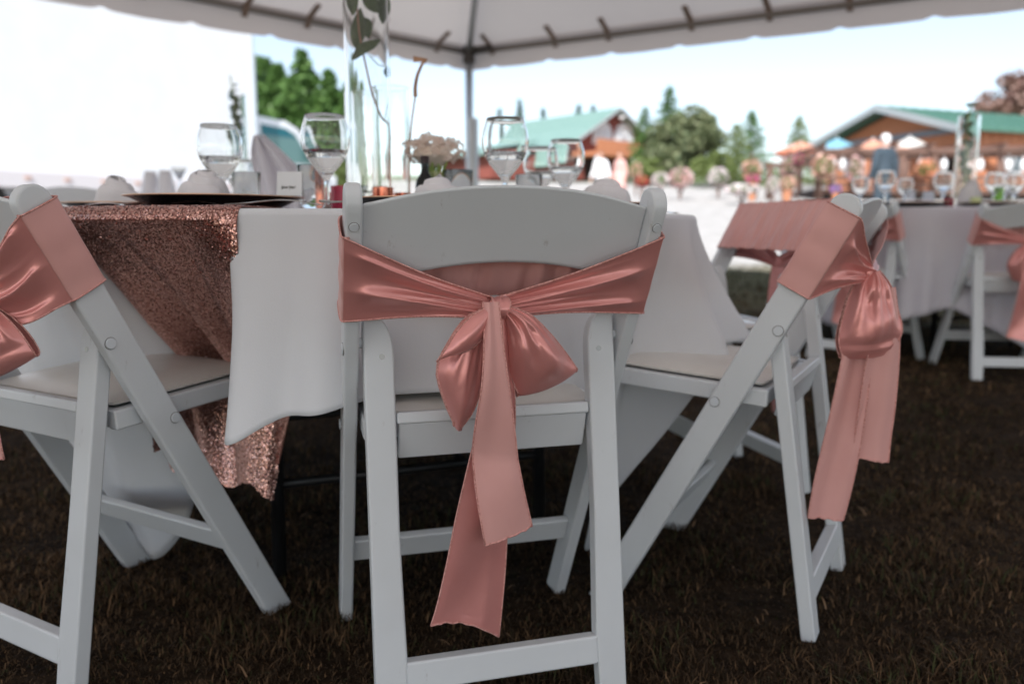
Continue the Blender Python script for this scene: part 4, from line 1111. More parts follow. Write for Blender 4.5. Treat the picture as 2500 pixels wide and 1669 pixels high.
    cutlery('fork lying on the sequins near the runner-laden chair', 'fork', (xat(170, 1.52), 1.52), (xat(345, 1.44), 1.44), z, .010)
    cutlery('spoon poking out beyond the post of the squarely shown chair', 'spoon', (xat(1650, 1.62), 1.62), (xat(1560, 1.72), 1.72), ZT+.0012, .010)
    # ---- lilac-white table
    z = Z2+.0008
    for k, (u, y, sc) in enumerate(((2095, 4.15, .82), (2156, 4.05, .95), (2204, 4.2, .8), (2297, 4.2, .98), (2420, 4.0, .9), (2470, 4.1, .9), (2445, 4.4, 1.))):
        goblet(['goblet at the lilac-white table nearest the suited man, of three the smaller outer one', 'largest of the three goblets in front of the suited man', 'goblet of the three in front of the suited man, closest to the leafy tall vase', 'goblet just beside the leafy tall vase', 'goblet at the lilac-white table beyond the tall vase, next to the lime votive', 'goblet at the lilac-white table above the seat pad chair', 'goblet at the far rim of the lilac-white table'][k], u, y, z, sc, k in (1, 3))
    vx, vy = xat(2346, 4.42), 4.42
    vase('tall clear vase stuffed with greenery on the lilac-white table', vx, vy, z, .055, .50, False)
    t = thing('vase_greenery', 'dark green leaves filling the tall vase of the lilac-white table', 'greenery', (vx, vy, z+.013)); rg = np.random.default_rng(2)
    obj('stem', MB().tube([(0, 0, 0), (.01, 0, .2), (-.012, .0, .40), (.0, 0, .53)], .004, 7), M_STEM, t, smooth=True)
    for k in range(16):
        h0 = .17+.024*k; a = k*2.4; d = np.array([math.cos(a), math.sin(a), 1.4 if k % 2 else -1.2]); d /= np.linalg.norm(d); sd = np.cross(d, (0, 0, 1)); sd /= np.linalg.norm(sd); Lf = .048
        rows = [[np.array([0, 0, h0])+d*Lf*q+sd*w_*.034*math.sin(PI*min(1, q**.8))+np.array([0, 0, -.02*q*q]) for w_ in (-1, 0, 1)] for q in np.linspace(0, 1, 7)]
        me = MB().grid(np.array(rows)).mesh('leaf'); A = me.attributes.new('tone', 'FLOAT', 'POINT'); A.data.foreach_set('value', [float(rg.random()) for _ in me.vertices]); obj('leaf', me, M_LEAFD, t, smooth=True)
    lime = mat('lime_glass', (.25, .62, .06), .2, trans=.3); votive('lime green votive holder on the lilac-white table', 2432, 4.05, z, .022, .10, lime, False)
    votive('pale yellow-green votive holder at the foot of the leafy tall vase', 2378, 4.0, z, .024, .05, mat('pale_lime', (.75, .8, .4), .3, trans=.2), False)
    votive('dark red votive holder at the foot of the leafy tall vase', 2312, 3.98, z, .026, .045, mat('ruby_glass', (.30, .02, .05), .2, trans=.2), False)
    napkin('tall white napkin standing before the leafy tall vase', 2362, 4.15, z, .12, .15, 14)
    for k, (u, y, w_, h_) in enumerate(((2225, 3.90, .17, .03), (2420, 3.86, .19, .035))):
        charger(['black charger plate on the lilac-white table facing the bag-like bow', 'black charger plate on the lilac-white table above the seat pad chair'][k], xat(u, 4.0), 4.0, z)
        t = thing('folded_napkin', ['flat lilac napkin on the plate facing the bag-like bow', 'flat lilac napkin on the plate above the seat pad chair'][k], 'napkin', (xat(u, 4.0), 4.0, z+.0048), 0, 'flat lilac napkins')
        mb = MB(); mb.box((0, 0, .008), (.16, .11, .014)); mb.box((.01, 0, .0225), (.14, .10, .013)); obj('folded_cloth', mb, M_CLOTH2, t, bevel=.004)
    for k, (u, y) in enumerate(((2215, 4.35), (2262, 4.5), (2462, 4.75))):
        tumbler(['clear tumbler on the lilac-white table behind the three goblets', 'clear tumbler on the lilac-white table next to the goblet by the tall vase', 'clear tumbler at the far rim of the lilac-white table'][k], u, y, z)
    # ---- table near the truck
    z = Z3+.0008; mcup = mat('cup_china', (.72, .70, .74), .4)
    for k, (u, y) in enumerate(((372, 4.7), (408, 4.62))):
        t = thing('upturned_cup', ['upturned white cup next to the rolled napkin', 'upturned white cup beside the small cocktail glass'][k], 'cup', (xat(u, y), y, z), 0, 'upturned white cups'); sc = 1.25
        lathe_obj('cup', [(0, .10), (.025, .10), (.028, .096), (.034, .06), (.046, .0), (.0435, .0), (.031, .06), (.024, .094), (0, .094)], mcup, t, 32, sc, 40)
        lathe_obj('foot_ring', [(.022, .1002), (.026, .1002), (.026, .108), (.022, .108), (.022, .1002)], mcup, t, 24, sc, 40)
    t = thing('cocktail_glass', 'small cone-shaped cocktail glass in front of the truck rail', 'cocktail glass', (xat(442, 4.8), 4.8, z))
    lathe_obj('glass', [(0, 0), (.034, 0), (.034, .002), (.006, .006), (.0045, .09), (.046, .165), (.0445, .165), (.004, .095), (0, .094)], M_GLASS, t, 32)
    vx, vy = xat(590, 5.05), 5.05
    vase('clear cylinder vase with drooping leaves on the table near the truck', vx, vy, z, .052, .62, False)
    t = thing('vase_greenery', 'drooping dark leaves in the vase on the table near the truck', 'greenery', (vx, vy, z+.013))
    obj('stem', MB().tube([(0, 0, 0), (.008, 0, .25), (-.01, 0, .5), (-.035, 0, .72)], .004, 7), M_STEM, t, smooth=True)
    for k in range(22):
        h0 = .36+.014*k; a = k*2.4; d = np.array([math.cos(a), math.sin(a), 1.3 if k % 2 else -1.2]); d /= np.linalg.norm(d); sd = np.cross(d, (0, 0, 1)); sd /= np.linalg.norm(sd)
        rows = [[np.array([-.004*k/4, 0, h0])+d*.055*q+sd*w_*.032*math.sin(PI*min(1, q**.8))+np.array([0, 0, -.03*q*q]) for w_ in (-1, 0, 1)] for q in np.linspace(0, 1, 7)]
        me = MB().grid(np.array(rows)).mesh('leaf'); A = me.attributes.new('tone', 'FLOAT', 'POINT'); A.data.foreach_set('value', [float(rg.random()) for _ in me.vertices]); obj('leaf', me, M_LEAFD, t, smooth=True)
build_tableware()

# ================================================================= BACKGROUND
gz_ = lambda x, y: float(ground_z(x, y))
def leaf_cloud(name, P, size, m, parent, seed, up=.3, aspect=.6):
    """one leaf-sized quad at each point"""
    rg = np.random.default_rng(seed); n = len(P)
    nr = rg.normal(0, 1, (n, 3)); nr[:, 2] = np.abs(nr[:, 2])+up; nr /= np.linalg.norm(nr, axis=1, keepdims=True)
    ref = rg.normal(0, 1, (n, 3)); ux = np.cross(nr, ref); ux /= np.linalg.norm(ux, axis=1, keepdims=True)+1e-9; uy = np.cross(nr, ux)
    s = (np.asarray(size)*rg.uniform(.6, 1.3, n))[:, None]
    V = np.stack([P+ux*s, P+uy*s*aspect, P-ux*s, P-uy*s*aspect], 1).reshape(-1, 3)
    me = fast_mesh(name, V, np.arange(n*4).reshape(n, 4))
    A = me.attributes.new('tone', 'FLOAT', 'POINT'); A.data.foreach_set('value', np.repeat(np.clip(rg.normal(.5, .28, n), 0, 1), 4).astype(np.float32))
    return obj(name, me, m, parent)
M_BARK = mat('tree_bark', (.10, .07, .05), .9, col2=(.06, .042, .03), scale=6)
M_FIR = two_sided_leaf('fir_foliage', (.055, .12, .03), (.15, .27, .07), .3)
M_FIRL = two_sided_leaf('lime_fir_foliage', (.12, .17, .05), (.26, .31, .11), .3)
M_SHRUB = two_sided_leaf('grey_green_foliage', (.10, .14, .065), (.28, .30, .16), .3)
M_COPPERL = two_sided_leaf('reddish_foliage', (.22, .12, .10), (.40, .27, .22), .25)
M_BLUEF = two_sided_leaf('far_fir_foliage', (.10, .16, .14), (.17, .25, .22), .2)
def conifer(label, u, vtop, y, wpx, m, n=4200, seed=0, group=None, lf=None):
    gx = (u-1250)/F_PX*y*.992; g0 = gz_(gx, y); top = at(u, vtop, y)[2]; H = top-g0; Wd = wpx/F_PX*y/2
    t = thing('conifer_tree', label, 'tree', (gx, y, g0), 0, group)
    obj('trunk', MB().tube([(0, 0, 0), (.02*H, 0, H*.5), (0, 0, H*.97)], [H*.022, H*.012, H*.002], 8), M_BARK, t, smooth=True)
    rg = np.random.default_rng(seed); limbs = MB(); P = []
    nb = 62
    for k in range(nb):
        q = (k+rg.random())/nb; z = H*(.07+.91*q); L = Wd*(1-q)**.8*rg.uniform(.65, 1.15)+.02*H*.5; a = k*2.399+rg.uniform(-.3, .3)
        tip = np.array([math.cos(a)*L, math.sin(a)*L, z-.28*L+.10*L*rg.uniform(-1, 1)]); base = np.array([0, 0, z])
        if k % 3 == 0: limbs.tube([base, base*.5+tip*.5+np.array([0, 0, .05*L]), tip], [H*.005, H*.003, H*.001], 5)
        c = max(6, int(n/nb*(.35+1.3*(1-q)))); s = rg.random(c)**.65
        p = base+(tip-base)*s[:, None]; sp_ = (.05+.22*(1-s))*L+.04*Wd
        p += rg.normal(0, 1, (c, 3))*sp_[:, None]*np.array([.75, .75, .32]); P.append(p)
    P = np.concatenate(P); obj('limbs', limbs, M_BARK, t); leaf_cloud('crown', P, lf or H*.017, m, t, seed)
    return t
def broadleaf(label, u, v0, v1, y, wpx, m, n=5000, seed=0, trunk_m=None, lf=None, squash=1., gx=None):
    gx = (u-1250)/F_PX*y*.992; g0 = gz_(gx, y); top = at(u, v0, y)[2]; H = top-g0; Wd = wpx/F_PX*y/2
    t = thing('broadleaf_tree', label, 'tree', (gx, y, g0)); rg = np.random.default_rng(seed)
    lo = max(.05*H, at(u, v1, y)[2]-g0)
    obj('trunk', MB().tube([(0, 0, 0), (.03*H, 0, H*.35), (0, .02, H*.72)], [H*.035, H*.024, H*.008], 8), M_BARK, t, smooth=True)
    nc = 44; P = []; limbs = MB()
    for k in range(nc):
        d = rg.normal(0, 1, 3); d /= np.linalg.norm(d); rr = rg.random()**.4
        c = np.array([d[0]*Wd*.78*rr, d[1]*Wd*.78*rr, (lo+H)/2+d[2]*(H-lo)*.40*rr]); rad = Wd*rg.uniform(.14, .32)
        limbs.tube([(0, 0, max(.15*H, c[2]-.3*H)), tuple(c*.6+np.array([0, 0, .25*c[2]*.4])), tuple(c)], [H*.012, H*.007, H*.002], 5)
        q = rg.normal(0, 1, (n//nc, 3)); q /= np.linalg.norm(q, axis=1, keepdims=True); q *= (rg.random(n//nc)**.35*rad)[:, None]; q[:, 2] *= .8
        P.append(c+q)
    P = np.concatenate(P); P[:, 2] = np.maximum(P[:, 2], .05)
    obj('limbs', limbs, M_BARK, t); leaf_cloud('crown', P, lf or Wd*.05, m, t, seed+1); return t
def trees():
    tg = 'firs behind the truck'
    for k, (u, v, y, w) in enumerate(((636, 128, 40, 200), (692, 150, 38, 200), (752, 116, 42, 220), (812, 165, 41, 190), (585, 120, 43, 200), (664, 135, 46, 220), (862, 195, 40, 170), (722, 190, 35, 240), (790, 225, 35, 210))):
        conifer(['bright green fir rising right beside the truck box edge', 'bright green fir above the truck cab roof', 'tallest bright green fir behind the cab', 'bright green fir touching the tallest vase', 'bright green fir mostly hidden behind the truck box', 'bright green fir in the second row above the cab', 'bright green fir seen through the tallest vase', 'low bushy fir directly behind the cab window', 'low bushy fir behind the goblet beside the magenta votive'][k], u, v, y, w, M_FIR, 7000, 100+k, tg, lf=.20)
    fg = 'small far firs on the skyline'
    for k, (u, v, w) in enumerate(((1218, 262, 26), (1266, 240, 40), (1322, 262, 38), (1408, 252, 34), (1442, 252, 34))):
        conifer(['tiny far fir above the goblet by the lettered card', 'far fir tip rising beside the goblet by the lettered card', 'far fir tip above the start of the green barn roof', 'far fir tip over the middle of the green barn roof', 'far fir tip close to the barn gable'][k], u, v, 92, w*1.6, M_BLUEF, 900, 130+k, fg, lf=.30)
    conifer('slender fir peaking above the large grey-green tree', 1622, 208, 50, 170, M_FIR, 5200, 141)
    conifer('dark fir hugging the barn side of the large grey-green tree', 1566, 258, 48, 140, M_FIR, 4200, 142)
    broadleaf('large grey-green rounded tree between the barn and the lodge', 1668, 244, 450, 44, 250, M_SHRUB, 12000, 143, lf=.14)
    conifer('lime green fir beside the large rounded tree', 1786, 300, 42, 190, M_FIRL, 6000, 144)
    conifer('dark green fir behind the lime fir', 1822, 266, 46, 170, M_FIR, 5200, 145)
    conifer('lone fir rising behind the orange parasol', 1936, 280, 44, 150, M_FIRL, 5000, 146)
    broadleaf('low bushy shrub beside the lime fir, by the flower beds', 1735, 370, 450, 40, 130, M_FIRL, 3600, 147, lf=.13)
    broadleaf('low shrub beneath the barn side of the rounded tree', 1575, 380, 455, 42, 90, M_FIRL, 2600, 149, lf=.13)
    broadleaf('reddish spreading tree over the lodge roof', 2475, 178, 330, 60, 250, M_COPPERL, 6500, 148, lf=.22)
    broadleaf('low bright green bush behind the tallest vase and goblet', 842, 380, 470, 24, 60, M_FIRL, 1600, 151, lf=.07)
trees()

def truck():
    F0 = np.array([-5.24, 16.75]); d = np.array([.56, .83]); d /= np.linalg.norm(d); w = np.array([-d[1], d[0]]); g = gz_(*F0)
    yaw = math.atan2(d[1], d[0])
    t = thing('box_truck', 'white box truck parked outside the tent', 'truck', (F0[0], F0[1], g), yaw)      # local x forward, y to its far side
    mw = mat('truck_paint', (.78, .79, .80), .45, col2=(.74, .74, .75), scale=2); mr = mat('truck_rail', (.66, .62, .62), .5); md = mat('truck_chassis', (.02, .02, .022), .7)
    mg = mat('truck_window', (.10, .20, .19), .05, spec=.8); mt = mat('tyre', (.02, .02, .02), .8); mrim = mat('wheel_rim', (.5, .5, .52), .4, metal=.6)
    obj('cargo_box', MB().box((-3.3, 1.2, 2.22), (6.6, 2.4, 3.2)), mw, t, bevel=.03)
    obj('side_rail', MB().box((-3.3, -.012, .50), (6.6, .06, .26)), mr, t, bevel=.01)
    for k in range(11): obj('marker_lamp', MB().box((-6.4+.62*k, -.05, .53), (.10, .02, .05)), mat('lamp_%d' % k, (.55, .35, .28), .4), t)
    obj('corner_post', MB().box((-.035, -.014, 2.22), (.07, .05, 3.18)), mat('alu_post', (.55, .60, .64), .4, metal=.4), t, bevel=.008)
    obj('chassis', MB().box((-2.3, 1.2, .38), (8.2, 1.6, .36)), md, t)
    prof = [(.12, .40), (2.35, .40), (2.40, .92), (1.95, 1.08), (1.30, 1.88), (.95, 2.02), (.12, 2.06)]
    obj('cab', MB().prism([(x, .2, z) for x, z in prof], (0, 2.0, 0)), mw, t, bevel=.05, seg=3)
    win = [(.26, 1.14), (1.66, 1.14), (1.17, 1.76), (.92, 1.86), (.26, 1.89)]
    wo_ = obj('side_window', MB().prism([(x, .185, z) for x, z in win], (0, .03, 0)), mg, t)
    obj('shade_band', MB().prism([(.28, .180, 1.68), (1.20, .180, 1.68), (.92, .180, 1.84), (.28, .180, 1.87)], (0, .004, 0)), mat('window_tint', (.01, .12, .15), .1), wo_)
    obj('windscreen', MB().prism([(1.985, .34, 1.07), (1.34, .34, 1.86), (1.34, 2.06, 1.86), (1.985, 2.06, 1.07)], (.02, 0, .015)), mg, t)
    obj('door_handle', MB().box((.42, .18, 1.02), (.16, .03, .04)), md, t)
    obj('door_mirror', MB().box((1.52, .06, 1.36), (.08, .16, .28)).bar((1.5, .19, 1.24), (1.5, .08, 1.29), .03, .03), md, t, bevel=.01)
    for x in (1.35, -4.6):
        for y in (.33, 2.07):
            wl = obj('wheel', MB().lathe([(.24, -.12), (.40, -.12), (.45, -.08), (.45, .08), (.40, .12), (.24, .12), (.24, -.12)], 32), mt, t, smooth=True, angle=40); wl.location = (x, y, .40); wl.scale = (.88, .88, .88); wl.rotation_euler = (PI/2, 0, 0)
            obj('rim', MB().lathe([(0, -.05), (.10, -.06), (.235, -.09), (.235, .09), (.10, .06), (0, .05)], 24), mrim, wl, smooth=True, angle=40)
truck()

M_GROOF = mat('green_metal_roof', (.06, .155, .112), .5, col2=(.08, .18, .13), scale=3, metal=.0, bump=.2, bscale=4)
M_CEDAR = mat('cedar_boards', (.55, .225, .115), .7, col2=(.46, .175, .085), scale=4, stretch=(1, 1, 6))
M_BROWN = mat('brown_timber', (.15, .085, .062), .7, col2=(.11, .06, .045), scale=5)
M_DARK = mat('dark_parts_and_shade', (.03, .02, .018), .8)  # near-black for dark parts; on the barn doorways it paints shade
M_WTRIM = mat('white_trim', (.76, .76, .76), .6)
M_PANE = mat('window_pane', (.10, .13, .15), .05, spec=.8)
M_BROOF = mat('pale_green_roof', (.17, .275, .24), .5, col2=(.20, .31, .27), scale=3)
def barn():
    A = np.array([6.75, 55.]); gx = np.array([.764, .645]); rd = np.array([-.645, .764]); yaw = math.atan2(gx[1], gx[0]); g = gz_(*A)
    t = thing('barn', 'red barn with pale green roof, arched white gable windows and an orange balcony', 'barn', (A[0], A[1], g), yaw)  # local x along gable, y back along the ridge
    apex = at(1487, 270, 55)[2]-g; W2 = 4.6; Ln = 8.5
    prof = [(-W2-.5, .7), (-W2+.1, 2.0), (-2.35, apex*.70), (0, apex), (2.35, apex*.70), (W2-.1, 2.0), (W2+.5, .7)]
    mr = mat('barn_boards', (.26, .075, .055), .75, col2=(.20, .055, .042), scale=3, stretch=(5, 1, 1))
    wall = [(-W2, 0)]+[(x*.97 if abs(x) > .1 else x, z-.14) for x, z in prof[1:-1]]+[(W2, 0)]
    obj('wall', MB().prism([(x, 0, z) for x, z in wall], (0, Ln, 0)), mr, t)
    for k in range(len(prof)-1):
        (x0, z0), (x1, z1) = prof[k], prof[k+1]; n = np.array([-(z1-z0), x1-x0]); n = n/np.linalg.norm(n)*.14
        P = [(x0, -.7, z0), (x1, -.7, z1), (x1+n[0], -.7, z1+n[1]), (x0+n[0], -.7, z0+n[1])]
        ro = obj('roof_panel', MB().prism(P, (0, Ln+1.2, 0)), M_BROOF, t)
        obj('bargeboard', MB().prism([(x, -.74, z) for x, _, z in P], (0, .035, 0)), mat('barge_%d' % k, (.40, .40, .41), .6), ro)
    for k in range(14):
        for (x0, z0), (x1, z1) in zip(prof[2:4], prof[3:5]):
            obj('roof_seam', MB().bar((x0, -.4+.68*k, z0+.16), (x1, -.4+.68*k, z1+.16), .05, .05, up=(0, 1, 0)), M_BROOF, t)
    for sx in (-1, 1):
        pts = [(sx*(1.05+.95*math.cos(a)), -.06, 2.85+1.05*max(0, math.sin(a))) for a in np.linspace(0, PI, 12)]
        wi = obj('window', MB().prism(pts+[(sx*.10, -.06, 2.35), (sx*2.0, -.06, 2.35)], (0, .05, 0)), M_WTRIM, t)
        for q in (-.45, .45):
            obj('pane', MB().box((sx*1.05+q, -.075, 2.85), (.72, .02, .9)), mat('pale_pane', (.62, .66, .68), .2), wi)
    obj('hayloft_lamp', MB().lathe([(0, -.16), (.16, -.05), (.18, .05), (0, .16)], 14, (.05, -.75, apex-.55)), M_WTRIM, t, smooth=True)
    bal = obj('balcony', MB().box((0, -1.0, 1.55), (7.2, 2.0, .22)), M_CEDAR, t)
    for k in range(24): obj('board', MB().box((-3.45+.30*k, -1.98, 2.0), (.27, .05, .85)), M_CEDAR, bal)
    for x in (-3.4, 0, 3.4): obj('post', MB().box((x, -1.85, .70), (.2, .2, 1.44)), M_WTRIM, t)
    obj('doorway', MB().box((-1.5, -.03, .75), (2.4, .05, 1.5)), M_DARK, t); obj('doorway', MB().box((1.7, -.03, .7), (1.8, .05, 1.4)), M_DARK, t)  # dark slabs on the wall, the openings' shade put into their colour
    # low wing on the far side
    obj('wing_wall', MB().box((-W2-1.9, 5.6, .8), (3.4, 5.5, 1.6)), mr, t)
    obj('wing_roof', MB().prism([(-W2-4.2, 2.6, 1.45), (-W2+.1, 2.6, 2.5), (-W2+.1, 2.6, 2.64), (-W2-4.2, 2.6, 1.59)], (0, 6.4, 0)), M_BROOF, t)
barn()

def lodge():
    G1 = np.array([16.8, 30.]); rd = np.array([.94, .345]); rd /= np.linalg.norm(rd); gx = np.array([-rd[1], rd[0]]); yaw = math.atan2(rd[1], rd[0]); g = gz_(*G1)-.1
    t = thing('lodge', 'cedar lodge with dark green roof and a broad gable', 'lodge', (G1[0], G1[1], g), yaw)      # local x along the ridge, y across the gable
    W = 7.3; ez = at(2310, 312, 30)[2]-g; az = ez+1.12; Ln = 16.
    body = obj('wall', MB().prism([(0, 0, 0), (0, W, 0), (0, W, ez-.08), (0, W/2, az-.12), (0, 0, ez-.08)], (Ln, 0, 0)), M_CEDAR, t)
    for k in range(int(W/.30)): 
        y = .15+.30*k; hz = ez-.1+(az-ez)*(1-abs(y-W/2)/(W/2)); obj('board', MB().box((-.018, y, hz/2), (.03, .285, hz)), M_CEDAR, body)
    for k in range(int(Ln/.5)): obj('board', MB().box((.25+.5*k, -.018, (ez-.1)/2), (.47, .03, ez-.12)), M_CEDAR, body)
    for s in (0, 1):
        y0 = -.5 if s == 0 else W+1.9; zz = ez-.5*1.12/(W/2) if s == 0 else ez-1.9*1.12/(W/2)
        P = [(-1.0, y0, zz), (-1.0, W/2, az), (-1.0, W/2, az+.13), (-1.0, y0, zz+.13)]
        ro = obj('roof_panel', MB().prism(P, (Ln+1.5, 0, 0)), M_GROOF, t)
        obj('fascia', MB().prism([(x-.04, y, z-.12) for x, y, z in P[:2]]+[(x-.04, y, z+.02) for x, y, z in P[2:]], (.035, 0, 0)), mat('fascia_%d' % s, (.30, .33, .34), .6), ro)
        if s == 0:
            for k in range(26): obj('seam', MB().prism([(-.9+.62*k, y0, zz+.131), (-.9+.62*k, W/2, az+.131), (-.9+.62*k, W/2, az+.16), (-.9+.62*k, y0, zz+.16)], (.03, 0, 0)), M_GROOF, ro)
    obj('gable_beam', MB().box((-.10, W/2, ez-.02), (.14, W-.4, .22)), mat('gable_beam', (.20, .22, .25), .6), t, bevel=.01)
    def window(c, w, h, face):
        sz = (.08, w, h) if face == 'g' else (w, .08, h); f = obj('window', MB().box(c, sz), M_WTRIM, t)
        s = np.array([-.03, 0, 0]) if face == 'g' else np.array([0, -.03, 0])
        for q in (-.25, .25):
            e = np.array([0, q*w, 0]) if face == 'g' else np.array([q*w, 0, 0])
            obj('pane', MB().box(tuple(np.array(c)+s+e), (.06, w*.40, h*.78) if face == 'g' else (w*.40, .06, h*.78)), M_PANE, f)
    window((-.05, 5.6, 1.55), 1.1, .8, 'g'); window((-.05, 3.6, 1.45), 1.2, .55, 'g'); window((-.05, 1.6, 1.45), 1.0, .9, 'g')
    window((2.2, -.05, 1.4), 1.0, .8, 's'); window((5.0, -.05, 1.4), 1.0, .8, 's'); window((8.0, -.05, 1.4), 1.2, .8, 's')
    obj('door', MB().box((-.045, .6, .95), (.06, .85, 1.9)), M_DARK, t)
lodge()

def pergola():
    Y = 27.5
    t0 = at(1985, 480, Y); g0 = gz_(t0[0], Y)
    t = thing('pergola', 'brown log pergola with railings in front of the lodge', 'pergola', (t0[0], Y, g0))
    X = lambda u: (u-1250)/F_PX*Y*.995-t0[0]
    zb = at(2000, 378, Y)[2]-g0; zg = lambda u: gz_(X(u)+t0[0], Y)-g0
    posts = [1868, 1985, 2068, 2185, 2262, 2345, 2420, 2520, 2640]
    for u in posts:
        h = zb if u > 1900 else zb*.72
        obj('post', MB().tube([(X(u), 0, zg(u)-.02), (X(u)+.01, 0, h)], .10, 10), M_BROWN, t, smooth=True)
        obj('post', MB().tube([(X(u)+.25, 2.4, zg(u)+.1), (X(u)+.25, 2.4, h)], .09, 10), M_BROWN, t, smooth=True)
    obj('beam', MB().tube([(X(1975), 0, zb+.09), (X(2300), 0, zb+.12), (X(2700), 0, zb+.30)], .12, 10), M_BROWN, t, smooth=True)
    obj('beam', MB().tube([(X(1975), 2.4, zb+.09), (X(2700), 2.4, zb+.30)], .12, 10), M_BROWN, t, smooth=True)
    obj('beam', MB().tube([(X(1855), 0, zb*.72+.06), (X(1990), 0, zb*.74+.06)], .09, 10), M_BROWN, t, smooth=True)
    for k in range(8):
        x = X(1985)+1.2*k; obj('rafter', MB().bar((x, -.5, zb+.26+.02*k/2), (x, 2.9, zb+.26+.02*k/2), .09, .12), M_BROWN, t)
    for u0, u1 in ((1985, 2068), (2068, 2185), (2185, 2262), (2262, 2345), (2345, 2420), (2420, 2520)):
        for h in (.26, .50, .74): obj('rail', MB().bar((X(u0)+.09, 0, zg(u0)+h), (X(u1)-.09, 0, zg(u1)+h), .06, .13), M_BROWN, t)
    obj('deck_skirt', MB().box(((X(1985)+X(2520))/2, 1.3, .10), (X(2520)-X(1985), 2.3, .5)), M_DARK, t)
    # white cloth strips hanging from the beam
    for k, u in enumerate((2020, 2042, 2150, 2230, 2245, 2285, 2372, 2440, 2476)):
        obj('hanging_light', MB().lathe([(0, -.22), (.09, -.16), (.11, 0), (.09, .14), (.03, .2), (0, .2)], 12, (X(u), -.02, zb-.33)).tube([(X(u), -.02, zb-.15), (X(u), -.02, zb+.02)], .01, 5), M_WTRIM, t, smooth=True)
pergola()

def parasol(label, u, v0, v1, y, wpx, m, ms):
    x = (u-1250)/F_PX*y*.995; g = gz_(x, y); zt_ = at(u, v0, y)[2]-g; ze = at(u, v1, y)[2]-g; r = wpx/F_PX*y/2
    t = thing('parasol', label, 'parasol', (x, y, g), 0, 'open parasols on the lodge terrace')
    obj('pole', MB().tube([(0, 0, 0), (0, 0, zt_+.06)], .025, 8), M_WTRIM, t, smooth=True)
    G = np.array([[(r*q*math.cos(a), r*q*math.sin(a), zt_+(ze-zt_)*q**1.15-.03*abs(math.sin(4*a))*q) for a in np.linspace(0, 2*PI, 49)] for q in np.linspace(.01, 1, 8)])
    obj('canopy', MB().grid(G), m, t, smooth=True, solid=.006)
    F2 = np.array([[(r*math.cos(a), r*math.sin(a), ze-.03*abs(math.sin(4*a))-h) for a in np.linspace(0, 2*PI, 49)] for h in (0, .13)])
    obj('canopy_edge', MB().grid(F2), ms, t, smooth=True, solid=.006)
    for k in range(8): a = k*PI/4; obj('rib', MB().tube([(0, 0, zt_-.05), (r*.96*math.cos(a), r*.96*math.sin(a), ze-.02)], .010, 5), M_BROWN, t)
    obj('base', MB().lathe([(0, 0), (.28, 0), (.28, .06), (.05, .10), (0, .10)], 20), M_DARK, t)
mo = sheet('orange_canvas', (.72, .36, .24), .25); mo2 = sheet('salmon_canvas', (.72, .26, .15), .25); mb_ = sheet('blue_canvas', (.24, .50, .62), .25); mwh = sheet('white_canvas', (.76, .74, .70), .25)
parasol('orange parasol in front of the lone fir', 1940, 346, 370, 33, 116, mo, mo2)
parasol('pale blue parasol beside the lodge roof', 2026, 338, 368, 33, 116, mb_, mb_)
parasol('orange parasol at the suited man\'s shoulder', 2112, 340, 368, 31, 98, mo, mo2)
parasol('cream parasol behind the suited man, in front of the gable windows', 2200, 335, 362, 31, 98, mwh, mo)

